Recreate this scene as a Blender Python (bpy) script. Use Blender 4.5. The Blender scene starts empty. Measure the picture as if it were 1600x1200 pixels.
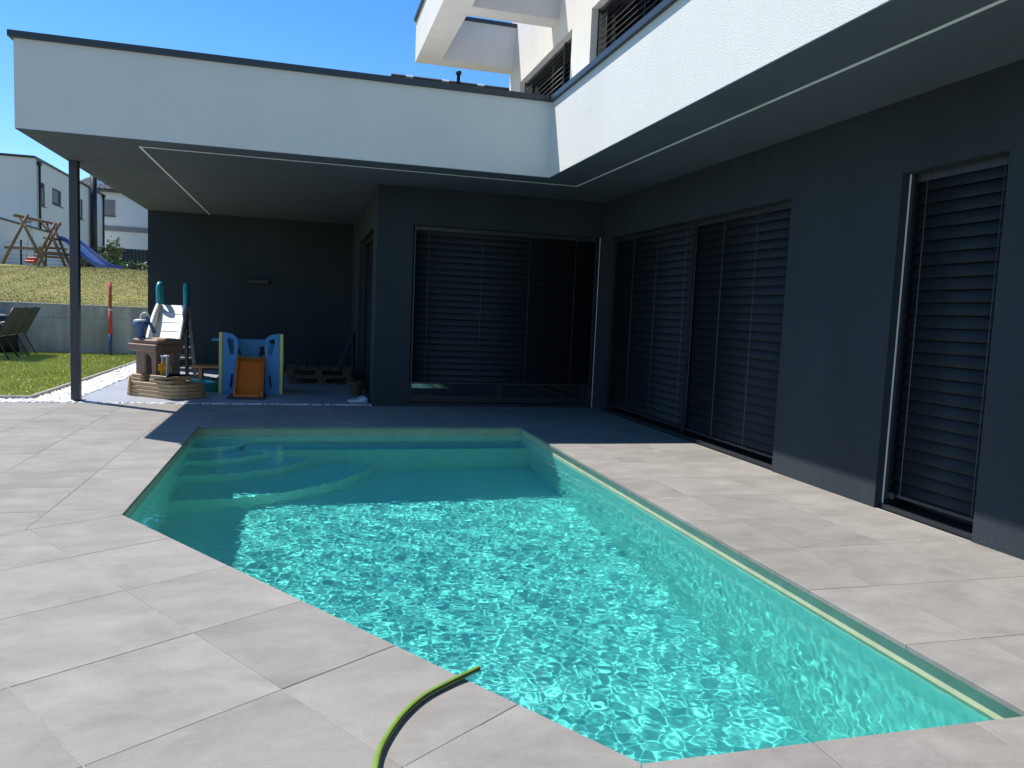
import bpy, bmesh, math, random
import numpy as np
from mathutils import Vector, Matrix
from mathutils.geometry import tessellate_polygon

SC = bpy.context.scene
COL = SC.collection
random.seed(7)
RNG = np.random.default_rng(11)

# ------------------------------------------------------------------ camera
CAM_H = 1.24
yaw, pitch, roll, FPX = 0.26885647, -0.09044296, 0.04262526, 1195.377
fwd = Vector((math.sin(yaw)*math.cos(pitch), math.cos(yaw)*math.cos(pitch), math.sin(pitch)))
rgt = Vector((math.cos(yaw), -math.sin(yaw), 0))
upv = rgt.cross(fwd)
r2 = rgt*math.cos(roll) + upv*math.sin(roll)
u2 = upv*math.cos(roll) - rgt*math.sin(roll)
cam = bpy.data.cameras.new('camera')
cam.sensor_fit = 'HORIZONTAL'; cam.sensor_width = 36.0
cam.lens = FPX/1600*36.0
cam.clip_start = 0.05; cam.clip_end = 3000
cam_o = bpy.data.objects.new('camera', cam)
M = Matrix.Identity(4)
for i in range(3):
    M[i][0] = r2[i]; M[i][1] = u2[i]; M[i][2] = -fwd[i]
M[2][3] = CAM_H
cam_o.matrix_world = M
COL.objects.link(cam_o)
SC.camera = cam_o

# ------------------------------------------------------------------ sky, sun, exposure
SUN_DIR = Vector((0.467, -0.378, -1.0)).normalized()      # the way the light travels
to_sun = -SUN_DIR
SUN_EL = math.asin(to_sun.z)
SUN_ROT = math.atan2(to_sun.x, to_sun.y)
world = bpy.data.worlds.new('World'); SC.world = world; world.use_nodes = True
wn = world.node_tree
for n in list(wn.nodes): wn.nodes.remove(n)
sky = wn.nodes.new('ShaderNodeTexSky'); sky.sky_type = 'NISHITA'; sky.sun_disc = False
sky.sun_elevation = SUN_EL; sky.sun_rotation = SUN_ROT
sky.altitude = 300; sky.air_density = 1.0; sky.dust_density = 0.1; sky.ozone_density = 4.0
bg = wn.nodes.new('ShaderNodeBackground'); bg.inputs[1].default_value = 0.112
wo = wn.nodes.new('ShaderNodeOutputWorld')
hsv = wn.nodes.new('ShaderNodeHueSaturation'); hsv.inputs['Saturation'].default_value = 1.28
wn.links.new(sky.outputs[0], hsv.inputs['Color']); wn.links.new(hsv.outputs[0], bg.inputs[0]); wn.links.new(bg.outputs[0], wo.inputs[0])
sun = bpy.data.lights.new('sun', 'SUN'); sun.energy = 4.3; sun.angle = math.radians(0.53)
sun.color = (1.0, 0.955, 0.89)
sun_o = bpy.data.objects.new('sun', sun); COL.objects.link(sun_o)
sun_o.location = to_sun*30
sun_o.rotation_euler = SUN_DIR.to_track_quat('-Z', 'Y').to_euler()
sun.cycles.is_caustics_light = True
SC.view_settings.view_transform = 'Standard'; SC.view_settings.look = 'None'
SC.view_settings.gamma = 1; SC.view_settings.use_curve_mapping = False
SC.view_settings.exposure = 0.76
cy = SC.cycles
cy.caustics_refractive = True; cy.caustics_reflective = False
cy.max_bounces = 14; cy.diffuse_bounces = 8; cy.glossy_bounces = 5; cy.transmission_bounces = 10
cy.volume_bounces = 0; cy.sample_clamp_indirect = 6.0; cy.blur_glossy = 0.5
cy.use_denoising = True; cy.denoiser = 'OPENIMAGEDENOISE'

# ------------------------------------------------------------------ materials
MATS = {}
def mat(name, col=(.5, .5, .5), rough=.6, metal=0.0, spec=.5, var=0.0, scale=6.0, bump=0.0, bscale=60.0,
        stretch=None, rnd=0.0, col2=None, coat=0.0, bdist=0.02, streak=None):
    """Principled material: base colour with noise towards col2, noise bump, per-object variation."""
    m = bpy.data.materials.new(name); m.use_nodes = True
    nt = m.node_tree; b = nt.nodes['Principled BSDF']
    b.inputs['Roughness'].default_value = rough; b.inputs['Metallic'].default_value = metal
    b.inputs['Specular IOR Level'].default_value = spec
    if coat: b.inputs['Coat Weight'].default_value = coat
    L = nt.links.new; N = nt.nodes.new
    tc = N('ShaderNodeNewGeometry'); vec = tc.outputs['Position']
    if rnd or stretch:
        oi = N('ShaderNodeObjectInfo')
        mp = N('ShaderNodeMapping')
        if stretch: mp.inputs['Scale'].default_value = stretch
        if rnd:
            cm = N('ShaderNodeCombineXYZ'); ml = N('ShaderNodeMath'); ml.operation = 'MULTIPLY'; ml.inputs[1].default_value = 97.0
            L(oi.outputs['Random'], ml.inputs[0])
            for k in range(3): L(ml.outputs[0], cm.inputs[k])
            L(cm.outputs[0], mp.inputs['Location'])
        L(vec, mp.inputs['Vector']); vec = mp.outputs[0]
    c1 = tuple(col)+(1,)
    out = None
    if var or col2:
        nz = N('ShaderNodeTexNoise'); nz.inputs['Scale'].default_value = scale; nz.inputs['Detail'].default_value = 8
        nz.inputs['Roughness'].default_value = .62
        L(vec, nz.inputs['Vector'])
        rp = N('ShaderNodeValToRGB')
        rp.color_ramp.elements[0].position = .32; rp.color_ramp.elements[1].position = .68
        if col2:
            rp.color_ramp.elements[0].color = c1; rp.color_ramp.elements[1].color = tuple(col2)+(1,)
        else:
            rp.color_ramp.elements[0].color = tuple(c*(1-var) for c in col)+(1,)
            rp.color_ramp.elements[1].color = tuple(min(1, c*(1+var)) for c in col)+(1,)
        L(nz.outputs['Fac'], rp.inputs['Fac']); out = rp.outputs['Color']
    if streak:
        n2 = N('ShaderNodeTexNoise'); n2.inputs['Scale'].default_value = streak[0]; n2.inputs['Detail'].default_value = 6
        m2 = N('ShaderNodeMapping'); m2.inputs['Scale'].default_value = streak[1]
        L(tc.outputs['Position'], m2.inputs['Vector']); L(m2.outputs[0], n2.inputs['Vector'])
        r3 = N('ShaderNodeMapRange'); r3.inputs[1].default_value = .35; r3.inputs[2].default_value = .7
        r3.inputs[3].default_value = 1-streak[2]; r3.inputs[4].default_value = 1+streak[2]*.5
        L(n2.outputs['Fac'], r3.inputs[0])
        mx = N('ShaderNodeMix'); mx.data_type = 'RGBA'; mx.blend_type = 'MULTIPLY'; mx.inputs[0].default_value = 1
        if out: L(out, mx.inputs[6])
        else: mx.inputs[6].default_value = c1
        L(r3.outputs[0], mx.inputs[7]); out = mx.outputs[2]
    if rnd:
        hs = N('ShaderNodeHueSaturation'); mr = N('ShaderNodeMapRange')
        mr.inputs[3].default_value = 1-rnd; mr.inputs[4].default_value = 1+rnd
        L(oi.outputs['Random'], mr.inputs[0]); L(mr.outputs[0], hs.inputs['Value'])
        if out: L(out, hs.inputs['Color'])
        else: hs.inputs['Color'].default_value = c1
        out = hs.outputs[0]
    if out: L(out, b.inputs['Base Color'])
    else: b.inputs['Base Color'].default_value = c1
    if bump:
        nb = N('ShaderNodeTexNoise'); nb.inputs['Scale'].default_value = bscale; nb.inputs['Detail'].default_value = 5
        nb.inputs['Roughness'].default_value = .6
        L(tc.outputs['Position'], nb.inputs['Vector'])
        bp = N('ShaderNodeBump'); bp.inputs['Strength'].default_value = bump; bp.inputs['Distance'].default_value = bdist
        L(nb.outputs['Fac'], bp.inputs['Height']); L(bp.outputs[0], b.inputs['Normal'])
    MATS[name] = m
    return m

mat('white_plaster', (.645, .65, .62), .9, var=.035, scale=1.2, bump=.85, bscale=115, bdist=.0075)
mat('upper_plaster', (.60, .59, .56), .9, var=.03, scale=1.0, bump=.5, bscale=70, bdist=.008, streak=(1.4, (1, 3, .25), .05))
mat('dark_plaster', (.030, .041, .048), .85, var=.22, scale=140, bump=.8, bscale=150, bdist=.006, spec=.3, streak=(1.2, (1.5, 1.5, .5), .16))
mat('soffit_plaster', (.100, .118, .145), .9, var=.08, scale=1.5, bump=.4, bscale=120, bdist=.005, spec=.25)
mat('coping_metal', (.028, .034, .042), .38, spec=.5, var=.08, scale=3)
mat('post_metal', (.030, .034, .040), .42, var=.06, scale=4)
mat('slat', (.013, .017, .021), .5, spec=.2)
mat('rail', (.022, .025, .03), .4)
mat('cord', (.10, .105, .11), .7)
mat('trim_white', (.8, .78, .74), .6)
mat('led_strip', (.93, .94, .93), .5)
mat('frame', (.018, .021, .025), .4)
mat('pane', (.012, .015, .018), .02, spec=1.0, coat=1.0)
mat('roof_gravel', (.62, .61, .59), .95, var=.2, scale=20)
mat('liner', (.89, .92, .81), .55, var=.03, scale=3)
mat('rim', (.50, .49, .30), .5, var=.06, scale=5, streak=(2.5, (3, 3, .6), .10))
mat('grout', (.20, .185, .165), .95, col2=(.44, .41, .36), scale=1.3)
mat('patio_tile', (.30, .31, .35), .5, var=.07, scale=3.0, rnd=.04, stretch=(1, 2.5, 1))
mat('gravel', (.78, .78, .77), .8, var=.12, scale=30)
mat('gravel_bed', (.55, .55, .54), .95, var=.3, scale=45, bump=1, bscale=35, bdist=.03)
mat('kerb', (.30, .29, .26), .9, var=.18, scale=8, bump=.4)
mat('soil', (.20, .235, .04), 1.0, var=.35, scale=3.5)
mat('ground', (.22, .22, .18), 1.0, var=.3, scale=.6)
mat('dry_lawn', (.19, .185, .04), 1.0, col2=(.25, .215, .06), scale=.9)
mat('concrete', (.46, .435, .40), .9, var=.16, scale=1.6, bump=.35, bscale=30, streak=(1.8, (2.2, 1, .18), .33))
mat('concrete_top', (.45, .44, .41), .9, var=.1, scale=5)
mat('tan_plastic', (.42, .275, .14), .55, var=.07, scale=9, bump=.1, bscale=120)
mat('brown_plastic', (.215, .125, .09), .55, var=.08, scale=9, bump=.12, bscale=120)
mat('white_plastic', (.78, .78, .79), .35)
mat('grey_plastic', (.55, .57, .55), .4)
mat('dark_plastic', (.045, .055, .055), .45)
mat('ladder_grey', (.30, .31, .30), .5, var=.1, scale=20)
mat('teal', (.015, .25, .30), .3)
mat('pale_teal', (.10, .50, .58), .35)
mat('yellow', (.75, .36, .015), .4)
mat('blue_plastic', (.055, .11, .27), .4)
mat('panel_blue', (.02, .22, .52), .4)
mat('panel_yellow', (.62, .60, .16), .45)
mat('orange', (.62, .14, .015), .4)
mat('mat_rubber', (.05, .052, .06), .8)
mat('pallet_wood', (.13, .078, .048), .85, var=.25, scale=9, stretch=(1, 6, 6))
mat('plank_wood', (.50, .25, .12), .7, var=.2, scale=8, stretch=(1, 6, 6))
mat('timber', (.20, .13, .085), .8, var=.3, scale=7)
mat('slide_blue', (.008, .045, .19), .35)
mat('red', (.55, .025, .03), .45)
mat('pole_red', (.55, .05, .035), .4)
mat('pole_blue', (.02, .045, .20), .4)
mat('cord_yellow', (.75, .55, .06), .6)
mat('house_white', (.66, .68, .71), .9, var=.03, scale=.5)
mat('pipe', (.012, .014, .018), .4)
mat('shutter', (.20, .20, .21), .6)
mat('roof_tile', (.085, .082, .085), .6, var=.2, scale=2)
mat('fence_dark', (.016, .022, .028), .6)
mat('chair_frame', (.018, .02, .022), .4)
mat('chair_mesh', (.075, .072, .074), .8, var=.1, scale=60)
mat('cover', (.014, .015, .018), .55)
mat('hose', (.15, .25, .035), .32, var=.12, scale=14)
mat('hose_stripe', (.020, .030, .010), .38)
mat('leaf', (.055, .13, .02), .5, rnd=.1, col2=(.10, .19, .04), scale=8)
mat('leaf_pale', (.11, .15, .05), .55, col2=(.2, .24, .1), scale=8)
mat('petal', (.75, .75, .70), .6)
mat('stem', (.08, .055, .03), .9)
mat('board_dark', (.012, .018, .035), .6)
mat('cloth', (.55, .56, .58), .9)
mat('lamp_body', (.01, .011, .013), .5)
mat('skylight', (.7, .75, .8), .1)

# grass with light and dark blades
def grass_mat(name, a, b, c):
    m = bpy.data.materials.new(name); m.use_nodes = True; nt = m.node_tree; bs = nt.nodes['Principled BSDF']
    g = nt.nodes.new('ShaderNodeNewGeometry'); rp = nt.nodes.new('ShaderNodeValToRGB')
    rp.color_ramp.elements[0].color = a+(1,); rp.color_ramp.elements[1].color = c+(1,)
    e = rp.color_ramp.elements.new(.55); e.color = b+(1,)
    nt.links.new(g.outputs['Random Per Island'], rp.inputs[0])
    nz = nt.nodes.new('ShaderNodeTexNoise'); nz.inputs['Scale'].default_value = .9; nz.inputs['Detail'].default_value = 4
    nt.links.new(g.outputs['Position'], nz.inputs['Vector'])
    mr = nt.nodes.new('ShaderNodeMapRange'); mr.inputs[1].default_value = .3; mr.inputs[2].default_value = .7
    mr.inputs[3].default_value = .84; mr.inputs[4].default_value = 1.14
    nt.links.new(nz.outputs[0], mr.inputs[0])
    mx = nt.nodes.new('ShaderNodeMix'); mx.data_type = 'RGBA'; mx.blend_type = 'MULTIPLY'; mx.inputs[0].default_value = 1
    nt.links.new(rp.outputs[0], mx.inputs[6]); nt.links.new(mr.outputs[0], mx.inputs[7])
    nt.links.new(mx.outputs[2], bs.inputs['Base Color'])
    bs.inputs['Roughness'].default_value = .55
    MATS[name] = m
grass_mat('grass', (.29, .335, .05), (.41, .44, .07), (.56, .54, .16))
grass_mat('dry_grass', (.19, .18, .03), (.215, .197, .036), (.26, .225, .05))

# terrace tile: cloudy concrete-look porcelain, its own pattern on every tile
def tile_mat():
    m = bpy.data.materials.new('terrace_tile'); m.use_nodes = True; nt = m.node_tree; b = nt.nodes['Principled BSDF']
    L = nt.links.new; N = nt.nodes.new
    g = N('ShaderNodeNewGeometry'); oi = N('ShaderNodeObjectInfo')
    ml = N('ShaderNodeMath'); ml.operation = 'MULTIPLY'; ml.inputs[1].default_value = 131.0; L(oi.outputs['Random'], ml.inputs[0])
    cm = N('ShaderNodeCombineXYZ')
    for k in range(3): L(ml.outputs[0], cm.inputs[k])
    mp = N('ShaderNodeMapping'); L(cm.outputs[0], mp.inputs['Location']); mp.inputs['Scale'].default_value = (1.0, 1.5, 1)
    L(g.outputs['Position'], mp.inputs['Vector'])
    n1 = N('ShaderNodeTexNoise'); n1.inputs['Scale'].default_value = 3.2; n1.inputs['Detail'].default_value = 11; n1.inputs['Roughness'].default_value = .68; n1.inputs['Distortion'].default_value = .35
    L(mp.outputs[0], n1.inputs['Vector'])
    r1 = N('ShaderNodeValToRGB'); r1.color_ramp.elements[0].position = .28; r1.color_ramp.elements[1].position = .74
    r1.color_ramp.elements[0].color = (.190, .178, .161, 1); r1.color_ramp.elements[1].color = (.295, .279, .255, 1)
    e = r1.color_ramp.elements.new(.5); e.color = (.242, .227, .207, 1)
    L(n1.outputs[0], r1.inputs[0])
    # pale scuffs
    n2 = N('ShaderNodeTexNoise'); n2.inputs['Scale'].default_value = 9; n2.inputs['Detail'].default_value = 7; n2.inputs['Roughness'].default_value = .7
    m2 = N('ShaderNodeMapping'); m2.inputs['Scale'].default_value = (1, 3.2, 1); L(mp.outputs[0], m2.inputs['Vector']); L(m2.outputs[0], n2.inputs['Vector'])
    r2_ = N('ShaderNodeMapRange'); r2_.inputs[1].default_value = .6; r2_.inputs[2].default_value = .82; r2_.inputs[3].default_value = 0; r2_.inputs[4].default_value = .45
    L(n2.outputs[0], r2_.inputs[0])
    mx = N('ShaderNodeMix'); mx.data_type = 'RGBA'; L(r2_.outputs[0], mx.inputs[0]); L(r1.outputs[0], mx.inputs[6]); mx.inputs[7].default_value = (.40, .38, .35, 1)
    # faint stains that run over the joints, and fine grit
    n3 = N('ShaderNodeTexNoise'); n3.inputs['Scale'].default_value = .9; n3.inputs['Detail'].default_value = 6; n3.inputs['Roughness'].default_value = .6; L(g.outputs['Position'], n3.inputs['Vector'])
    q3 = N('ShaderNodeMapRange'); q3.inputs[1].default_value = .3; q3.inputs[2].default_value = .7; q3.inputs[3].default_value = .90; q3.inputs[4].default_value = 1.06; L(n3.outputs[0], q3.inputs[0])
    n4 = N('ShaderNodeTexNoise'); n4.inputs['Scale'].default_value = 150; n4.inputs['Detail'].default_value = 3; L(g.outputs['Position'], n4.inputs['Vector'])
    q4 = N('ShaderNodeMapRange'); q4.inputs[1].default_value = .3; q4.inputs[2].default_value = .7; q4.inputs[3].default_value = .93; q4.inputs[4].default_value = 1.07; L(n4.outputs[0], q4.inputs[0])
    pr = N('ShaderNodeMath'); pr.operation = 'MULTIPLY'; L(q3.outputs[0], pr.inputs[0]); L(q4.outputs[0], pr.inputs[1])
    hs = N('ShaderNodeHueSaturation'); mr = N('ShaderNodeMapRange'); mr.inputs[3].default_value = .93; mr.inputs[4].default_value = 1.07
    p2 = N('ShaderNodeMath'); p2.operation = 'MULTIPLY'; L(mr.outputs[0], p2.inputs[0]); L(pr.outputs[0], p2.inputs[1])
    L(oi.outputs['Random'], mr.inputs[0]); L(p2.outputs[0], hs.inputs['Value']); L(mx.outputs[2], hs.inputs['Color'])
    L(hs.outputs[0], b.inputs['Base Color'])
    b.inputs['Roughness'].default_value = .68; b.inputs['Specular IOR Level'].default_value = .18
    nb = N('ShaderNodeTexNoise'); nb.inputs['Scale'].default_value = 40; nb.inputs['Detail'].default_value = 6
    L(g.outputs['Position'], nb.inputs['Vector'])
    bp = N('ShaderNodeBump'); bp.inputs['Strength'].default_value = .12; bp.inputs['Distance'].default_value = .004
    L(nb.outputs[0], bp.inputs['Height']); L(bp.outputs[0], b.inputs['Normal'])
    MATS['terrace_tile'] = m
tile_mat()

def water_mat():
    m = bpy.data.materials.new('pool_water'); m.use_nodes = True; nt = m.node_tree
    for n in list(nt.nodes): nt.nodes.remove(n)
    o = nt.nodes.new('ShaderNodeOutputMaterial'); g = nt.nodes.new('ShaderNodeBsdfRefraction')
    g.inputs['IOR'].default_value = 1.333; g.inputs['Roughness'].default_value = 0.0; g.inputs['Color'].default_value = (.40, .985, 1.0, 1)
    gl = nt.nodes.new('ShaderNodeBsdfAnisotropic'); gl.inputs['Roughness'].default_value = 0.0; gl.inputs['Color'].default_value = (1, 1, 1, 1)
    fr = nt.nodes.new('ShaderNodeFresnel'); fr.inputs['IOR'].default_value = 1.333
    mx = nt.nodes.new('ShaderNodeMixShader')
    nt.links.new(fr.outputs[0], mx.inputs[0]); nt.links.new(g.outputs[0], mx.inputs[1]); nt.links.new(gl.outputs[0], mx.inputs[2])
    nt.links.new(mx.outputs[0], o.inputs['Surface'])
    MATS['pool_water'] = m
water_mat()

# ------------------------------------------------------------------ builders
ORG = {}
def org_of(o): return ORG.get(o.name, Vector((0, 0, 0))) if o else Vector((0, 0, 0))

class MB:
    """Collects geometry; build() links it as one mesh object."""
    def __init__(s): s.v = []; s.f = []; s.sm = []
    def add(s, vs, fs, smooth=False):
        k = len(s.v); s.v += [tuple(p) for p in vs]; s.f += [tuple(i+k for i in f) for f in fs]; s.sm += [smooth]*len(fs); return s
    def box(s, x0, x1, y0, y1, z0, z1, bev=0.0):
        if bev <= 0:
            s.add([(x0,y0,z0),(x1,y0,z0),(x1,y1,z0),(x0,y1,z0),(x0,y0,z1),(x1,y0,z1),(x1,y1,z1),(x0,y1,z1)],
                  [(0,3,2,1),(4,5,6,7),(0,1,5,4),(1,2,6,5),(2,3,7,6),(3,0,4,7)]); return s
        b = min(bev, .49*(x1-x0), .49*(y1-y0), .49*(z1-z0))
        poly = [(x0+b,y0),(x1-b,y0),(x1,y0+b),(x1,y1-b),(x1-b,y1),(x0+b,y1),(x0,y1-b),(x0,y0+b)]
        ins = [(x0+b,y0+b),(x1-b,y0+b),(x1-b,y0+b),(x1-b,y1-b),(x1-b,y1-b),(x0+b,y1-b),(x0+b,y1-b),(x0+b,y0+b)]
        rings = [[(p[0],p[1],z0) for p in ins], [(p[0],p[1],z0+b) for p in poly], [(p[0],p[1],z1-b) for p in poly], [(p[0],p[1],z1) for p in ins]]
        return s.loft(rings, True, True)
    def loft(s, rings, cap0=False, cap1=False, closed=True, smooth=False):
        n = len(rings[0]); vs = [p for r in rings for p in r]; fs = []
        for a in range(len(rings)-1):
            for i in range(n if closed else n-1):
                j = (i+1) % n
                fs.append((a*n+i, a*n+j, (a+1)*n+j, (a+1)*n+i))
        if cap0: fs.append(tuple(reversed(range(n))))
        if cap1: fs.append(tuple(range((len(rings)-1)*n, len(rings)*n)))
        return s.add(vs, fs, smooth)
    def prism(s, poly, z0, z1, holes=()):
        loops = [[Vector((p[0], p[1], 0)) for p in L] for L in [poly]+list(holes)]
        flat = [p for L in loops for p in L]; n = len(flat)
        tris = tessellate_polygon(loops)
        vs = [(p.x,p.y,z0) for p in flat]+[(p.x,p.y,z1) for p in flat]; fs = []
        for t in tris:
            a, b, c = (flat[i] for i in t)
            if (b-a).cross(c-a).z < 0: t = (t[0], t[2], t[1])
            fs.append((t[0]+n, t[1]+n, t[2]+n)); fs.append((t[2], t[1], t[0]))
        k = 0
        for li, L in enumerate(loops):
            m = len(L)
            area = sum(L[i].x*L[(i+1) % m].y-L[(i+1) % m].x*L[i].y for i in range(m))
            flip = (area < 0) != (li > 0)
            for i in range(m):
                j = (i+1) % m
                q = (k+i, k+j, k+j+n, k+i+n)
                fs.append(tuple(reversed(q)) if flip else q)
            k += m
        return s.add(vs, fs)
    def tube(s, pts, r, n=8, cap=True, smooth=True):
        pts = [Vector(p) for p in pts]; rs = r if isinstance(r, (list, tuple)) else [r]*len(pts)
        rings = []; prev = None
        for i, p in enumerate(pts):
            d = (pts[min(i+1, len(pts)-1)]-pts[max(i-1, 0)]).normalized()
            if prev is None:
                a = Vector((0,0,1)) if abs(d.z) < .9 else Vector((1,0,0)); u = d.cross(a).normalized()
            else:
                u = (prev-d*prev.dot(d)).normalized()
            prev = u; w = d.cross(u)
            rings.append([tuple(p+(u*math.cos(t)+w*math.sin(t))*rs[i]) for t in [2*math.pi*k/n for k in range(n)]])
        return s.loft(rings, cap, cap, smooth=smooth)
    def bar(s, a, b, w, h, up=(0,0,1)):
        a = Vector(a); b = Vector(b); d = (b-a).normalized(); up = Vector(up)
        if abs(d.dot(up)) > .95: up = Vector((0,1,0))
        x = d.cross(up).normalized()*w/2; y = x.cross(d).normalized()*h/2
        return s.loft([[tuple(p-x-y), tuple(p+x-y), tuple(p+x+y), tuple(p-x+y)] for p in (a, b)], True, True)
    def lathe(s, prof, c=(0,0), n=16, smooth=True):
        rings = [[(c[0]+r*math.cos(2*math.pi*k/n), c[1]+r*math.sin(2*math.pi*k/n), z) for k in range(n)] for r, z in prof]
        return s.loft(rings, True, True, smooth=smooth)
    def slab(s, poly, n0, holes=(), axis='y', t=.03):
        """flat panel cut from polygon in (a,z), extruded along an axis by t from n0"""
        k = len(s.v); s.prism(poly, n0, n0+t, holes)
        for i in range(k, len(s.v)):
            a, z, d = s.v[i]
            s.v[i] = (a, d, z) if axis == 'y' else (d, a, z)
        for i in range(len(s.f)-1, -1, -1):
            if min(s.f[i]) < k: break
            if axis == 'y': s.f[i] = tuple(reversed(s.f[i]))
        return s
    def xf(s, fn):
        s.v = [tuple(fn(Vector(p))) for p in s.v]; return s
    def build(s, name, m, parent=None, smooth_angle=None):
        me = bpy.data.meshes.new(name)
        og = org_of(parent)
        me.from_pydata([(p[0]-og.x, p[1]-og.y, p[2]-og.z) for p in s.v], [], s.f)
        me.polygons.foreach_set('use_smooth', s.sm)
        me.materials.append(MATS[m]); me.update()
        o = bpy.data.objects.new(name, me); COL.objects.link(o)
        if parent: o.parent = parent; ORG[o.name] = og
        return o

def tag(o, label, cat=None, group=None, kind=None):
    o['label'] = label
    if cat: o['category'] = cat
    if group: o['group'] = group
    if kind: o['kind'] = kind
    return o
def thing(name, loc, label, cat, group=None, local=False):
    e = bpy.data.objects.new(name, None); COL.objects.link(e); e.location = loc; e.empty_display_size = .2
    ORG[e.name] = Vector((0,0,0)) if local else Vector(loc)
    return tag(e, label, cat, group)
def struct(o, label=None):
    o['kind'] = 'structure'
    if label: o['label'] = label
    return o
def stuff(o, label=None, cat=None):
    o['kind'] = 'stuff'
    if label: o['label'] = label
    if cat: o['category'] = cat
    return o
def copy_tree(o, parent=None):
    c = o.copy(); COL.objects.link(c)
    if parent: c.parent = parent
    for ch in [k for k in COL.objects if k.parent == o]: copy_tree(ch, c)
    return c

def clip(poly, n, d):
    """keep the side n.p <= d of a convex polygon"""
    out = []
    for i in range(len(poly)):
        a = poly[i]; b = poly[(i+1) % len(poly)]
        da = n[0]*a[0]+n[1]*a[1]-d; db = n[0]*b[0]+n[1]*b[1]-d
        if da <= 0: out.append(a)
        if (da < 0 < db) or (db < 0 < da):
            t = da/(da-db); out.append((a[0]+(b[0]-a[0])*t, a[1]+(b[1]-a[1])*t))
    return out
def area(p): return .5*sum(p[i][0]*p[(i+1) % len(p)][1]-p[(i+1) % len(p)][0]*p[i][1] for i in range(len(p)))
def inset(poly, e):
    if area(poly) < 0: poly = poly[::-1]
    out = list(poly)
    for i in range(len(poly)):
        a = poly[i]; b = poly[(i+1) % len(poly)]
        dx, dy = b[0]-a[0], b[1]-a[1]; l = math.hypot(dx, dy)
        if l < 1e-6: continue
        nx, ny = dy/l, -dx/l
        out = clip(out, (nx, ny), nx*a[0]+ny*a[1]-e)
        if len(out) < 3: return []
    return out
def offset_poly(poly, e):
    """outward offset of a ccw polygon (mitred)"""
    n = len(poly); L = []
    for i in range(n):
        a = Vector(poly[i]); b = Vector(poly[(i+1) % n]); d = (b-a).normalized(); nn = Vector((d.y, -d.x))
        L.append((a+nn*e, d))
    out = []
    for i in range(n):
        p, d = L[i-1]; q, g = L[i]
        cr = d.x*g.y-d.y*g.x
        t = ((q-p).x*g.y-(q-p).y*g.x)/cr
        r = p+d*t; out.append((r.x, r.y))
    return out

# ------------------------------------------------------------------ layout (metres, deck at z = 0)
RW, WW, SO = 3.89, 9.87, 2.80            # right wall, window wall, soffit
XL, YF, XR = -2.67, 8.44, 2.66           # roof edge: left, front, right
YB, XC = 14.90, 0.88                     # back wall of the covered patio, its right corner
FT = 3.63                                # top of the white parapet
A_ = (-.985, 4.739); B_ = (-.985, 8.08); C_ = (2.335, 8.08); E_ = (2.335, 1.866); F_ = (.941, 1.866)
POOL = [F_, E_, C_, B_, A_]              # ccw
WATER_Z, FLOOR_Z = -.10, -1.42
dg = Vector((F_[0]-A_[0], F_[1]-A_[1])).normalized()      # along the slanted pool edge
mg = Vector((dg.y, -dg.x)); 
if mg.x > 0: mg = -mg                                      # away from the pool

# ------------------------------------------------------------------ ground, lawn, terrain
m = MB()
for (x0, x1, y0, y1) in ((-900,-7.0,-900,18.9), (7.0,900,-900,18.9), (-7.0,7.0,-900,-9.0)): m.add([(x0,y0,-.08),(x1,y0,-.08),(x1,y1,-.08),(x0,y1,-.08)], [(0,1,2,3)])
struct(m.build('ground', 'ground'))
# lawn: flat, edged by the kerb
m = MB(); m.prism([(-16,10.19),(-3.09,10.19),(-3.09,18.62),(-16,18.62)], -.10, -.005); struct(m.build('lawn', 'soil'))
def up_z(x, y):
    t = min(max((y-18.85)/(31.6-18.85), 0), 1)
    t = t*t*(3-2*t)*.35+t*.65
    return 1.00+(2.27-1.00)*t+.05*math.sin(x*.7+y*.4)*min(1, (y-18.85)/3)*(1 if y < 31.6 else 0)
xs = [-900,-200,-60,-40]+[-30+i*1.0 for i in range(31)]+[4,20,60,200,900]
ys = [18.85+i*.8 for i in range(20)]+[36,45,60,90,200,900]
m = MB(); vs = [(x, y, up_z(x, y)) for y in ys for x in xs]; nx = len(xs)
m.add(vs, [(j*nx+i, j*nx+i+1, (j+1)*nx+i+1, (j+1)*nx+i) for j in range(len(ys)-1) for i in range(nx-1)], True)
struct(m.build('upper_lawn', 'dry_lawn'))

def blades(n, region, zf, h, w, lean=.5, nplane=1):
    x0, x1, y0, y1 = region
    px = RNG.uniform(x0, x1, n); py = RNG.uniform(y0, y1, n)
    pz = np.array([zf(a, b) for a, b in zip(px, py)])
    a = RNG.uniform(0, 2*np.pi, n); hh = h*RNG.uniform(.5, 1.3, n); ww = w*RNG.uniform(.6, 1.3, n)
    lx = RNG.normal(0, lean, n)*hh; ly = RNG.normal(0, lean, n)*hh
    V = np.zeros((n, 3, 3))
    V[:,0] = np.stack([px-np.cos(a)*ww, py-np.sin(a)*ww, pz-.004], 1); V[:,1] = np.stack([px+np.cos(a)*ww, py+np.sin(a)*ww, pz-.004], 1)
    V[:,2] = np.stack([px+lx, py+ly, pz+hh], 1)
    return V.reshape(-1, 3)
def tri_object(name, V, m):
    me = bpy.data.meshes.new(name); n = len(V)//3
    me.vertices.add(len(V)); me.vertices.foreach_set('co', V.astype(np.float32).ravel())
    me.loops.add(n*3); me.loops.foreach_set('vertex_index', np.arange(n*3, dtype=np.int32))
    me.polygons.add(n); me.polygons.foreach_set('loop_start', np.arange(0, n*3, 3, dtype=np.int32))
    me.update(calc_edges=True); me.materials.append(MATS[m])
    o = bpy.data.objects.new(name, me); COL.objects.link(o); return o
V = blades(110000, (-8.2,-3.12,10.21,18.6), lambda x, y: -.005, .034, .0048)
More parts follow.
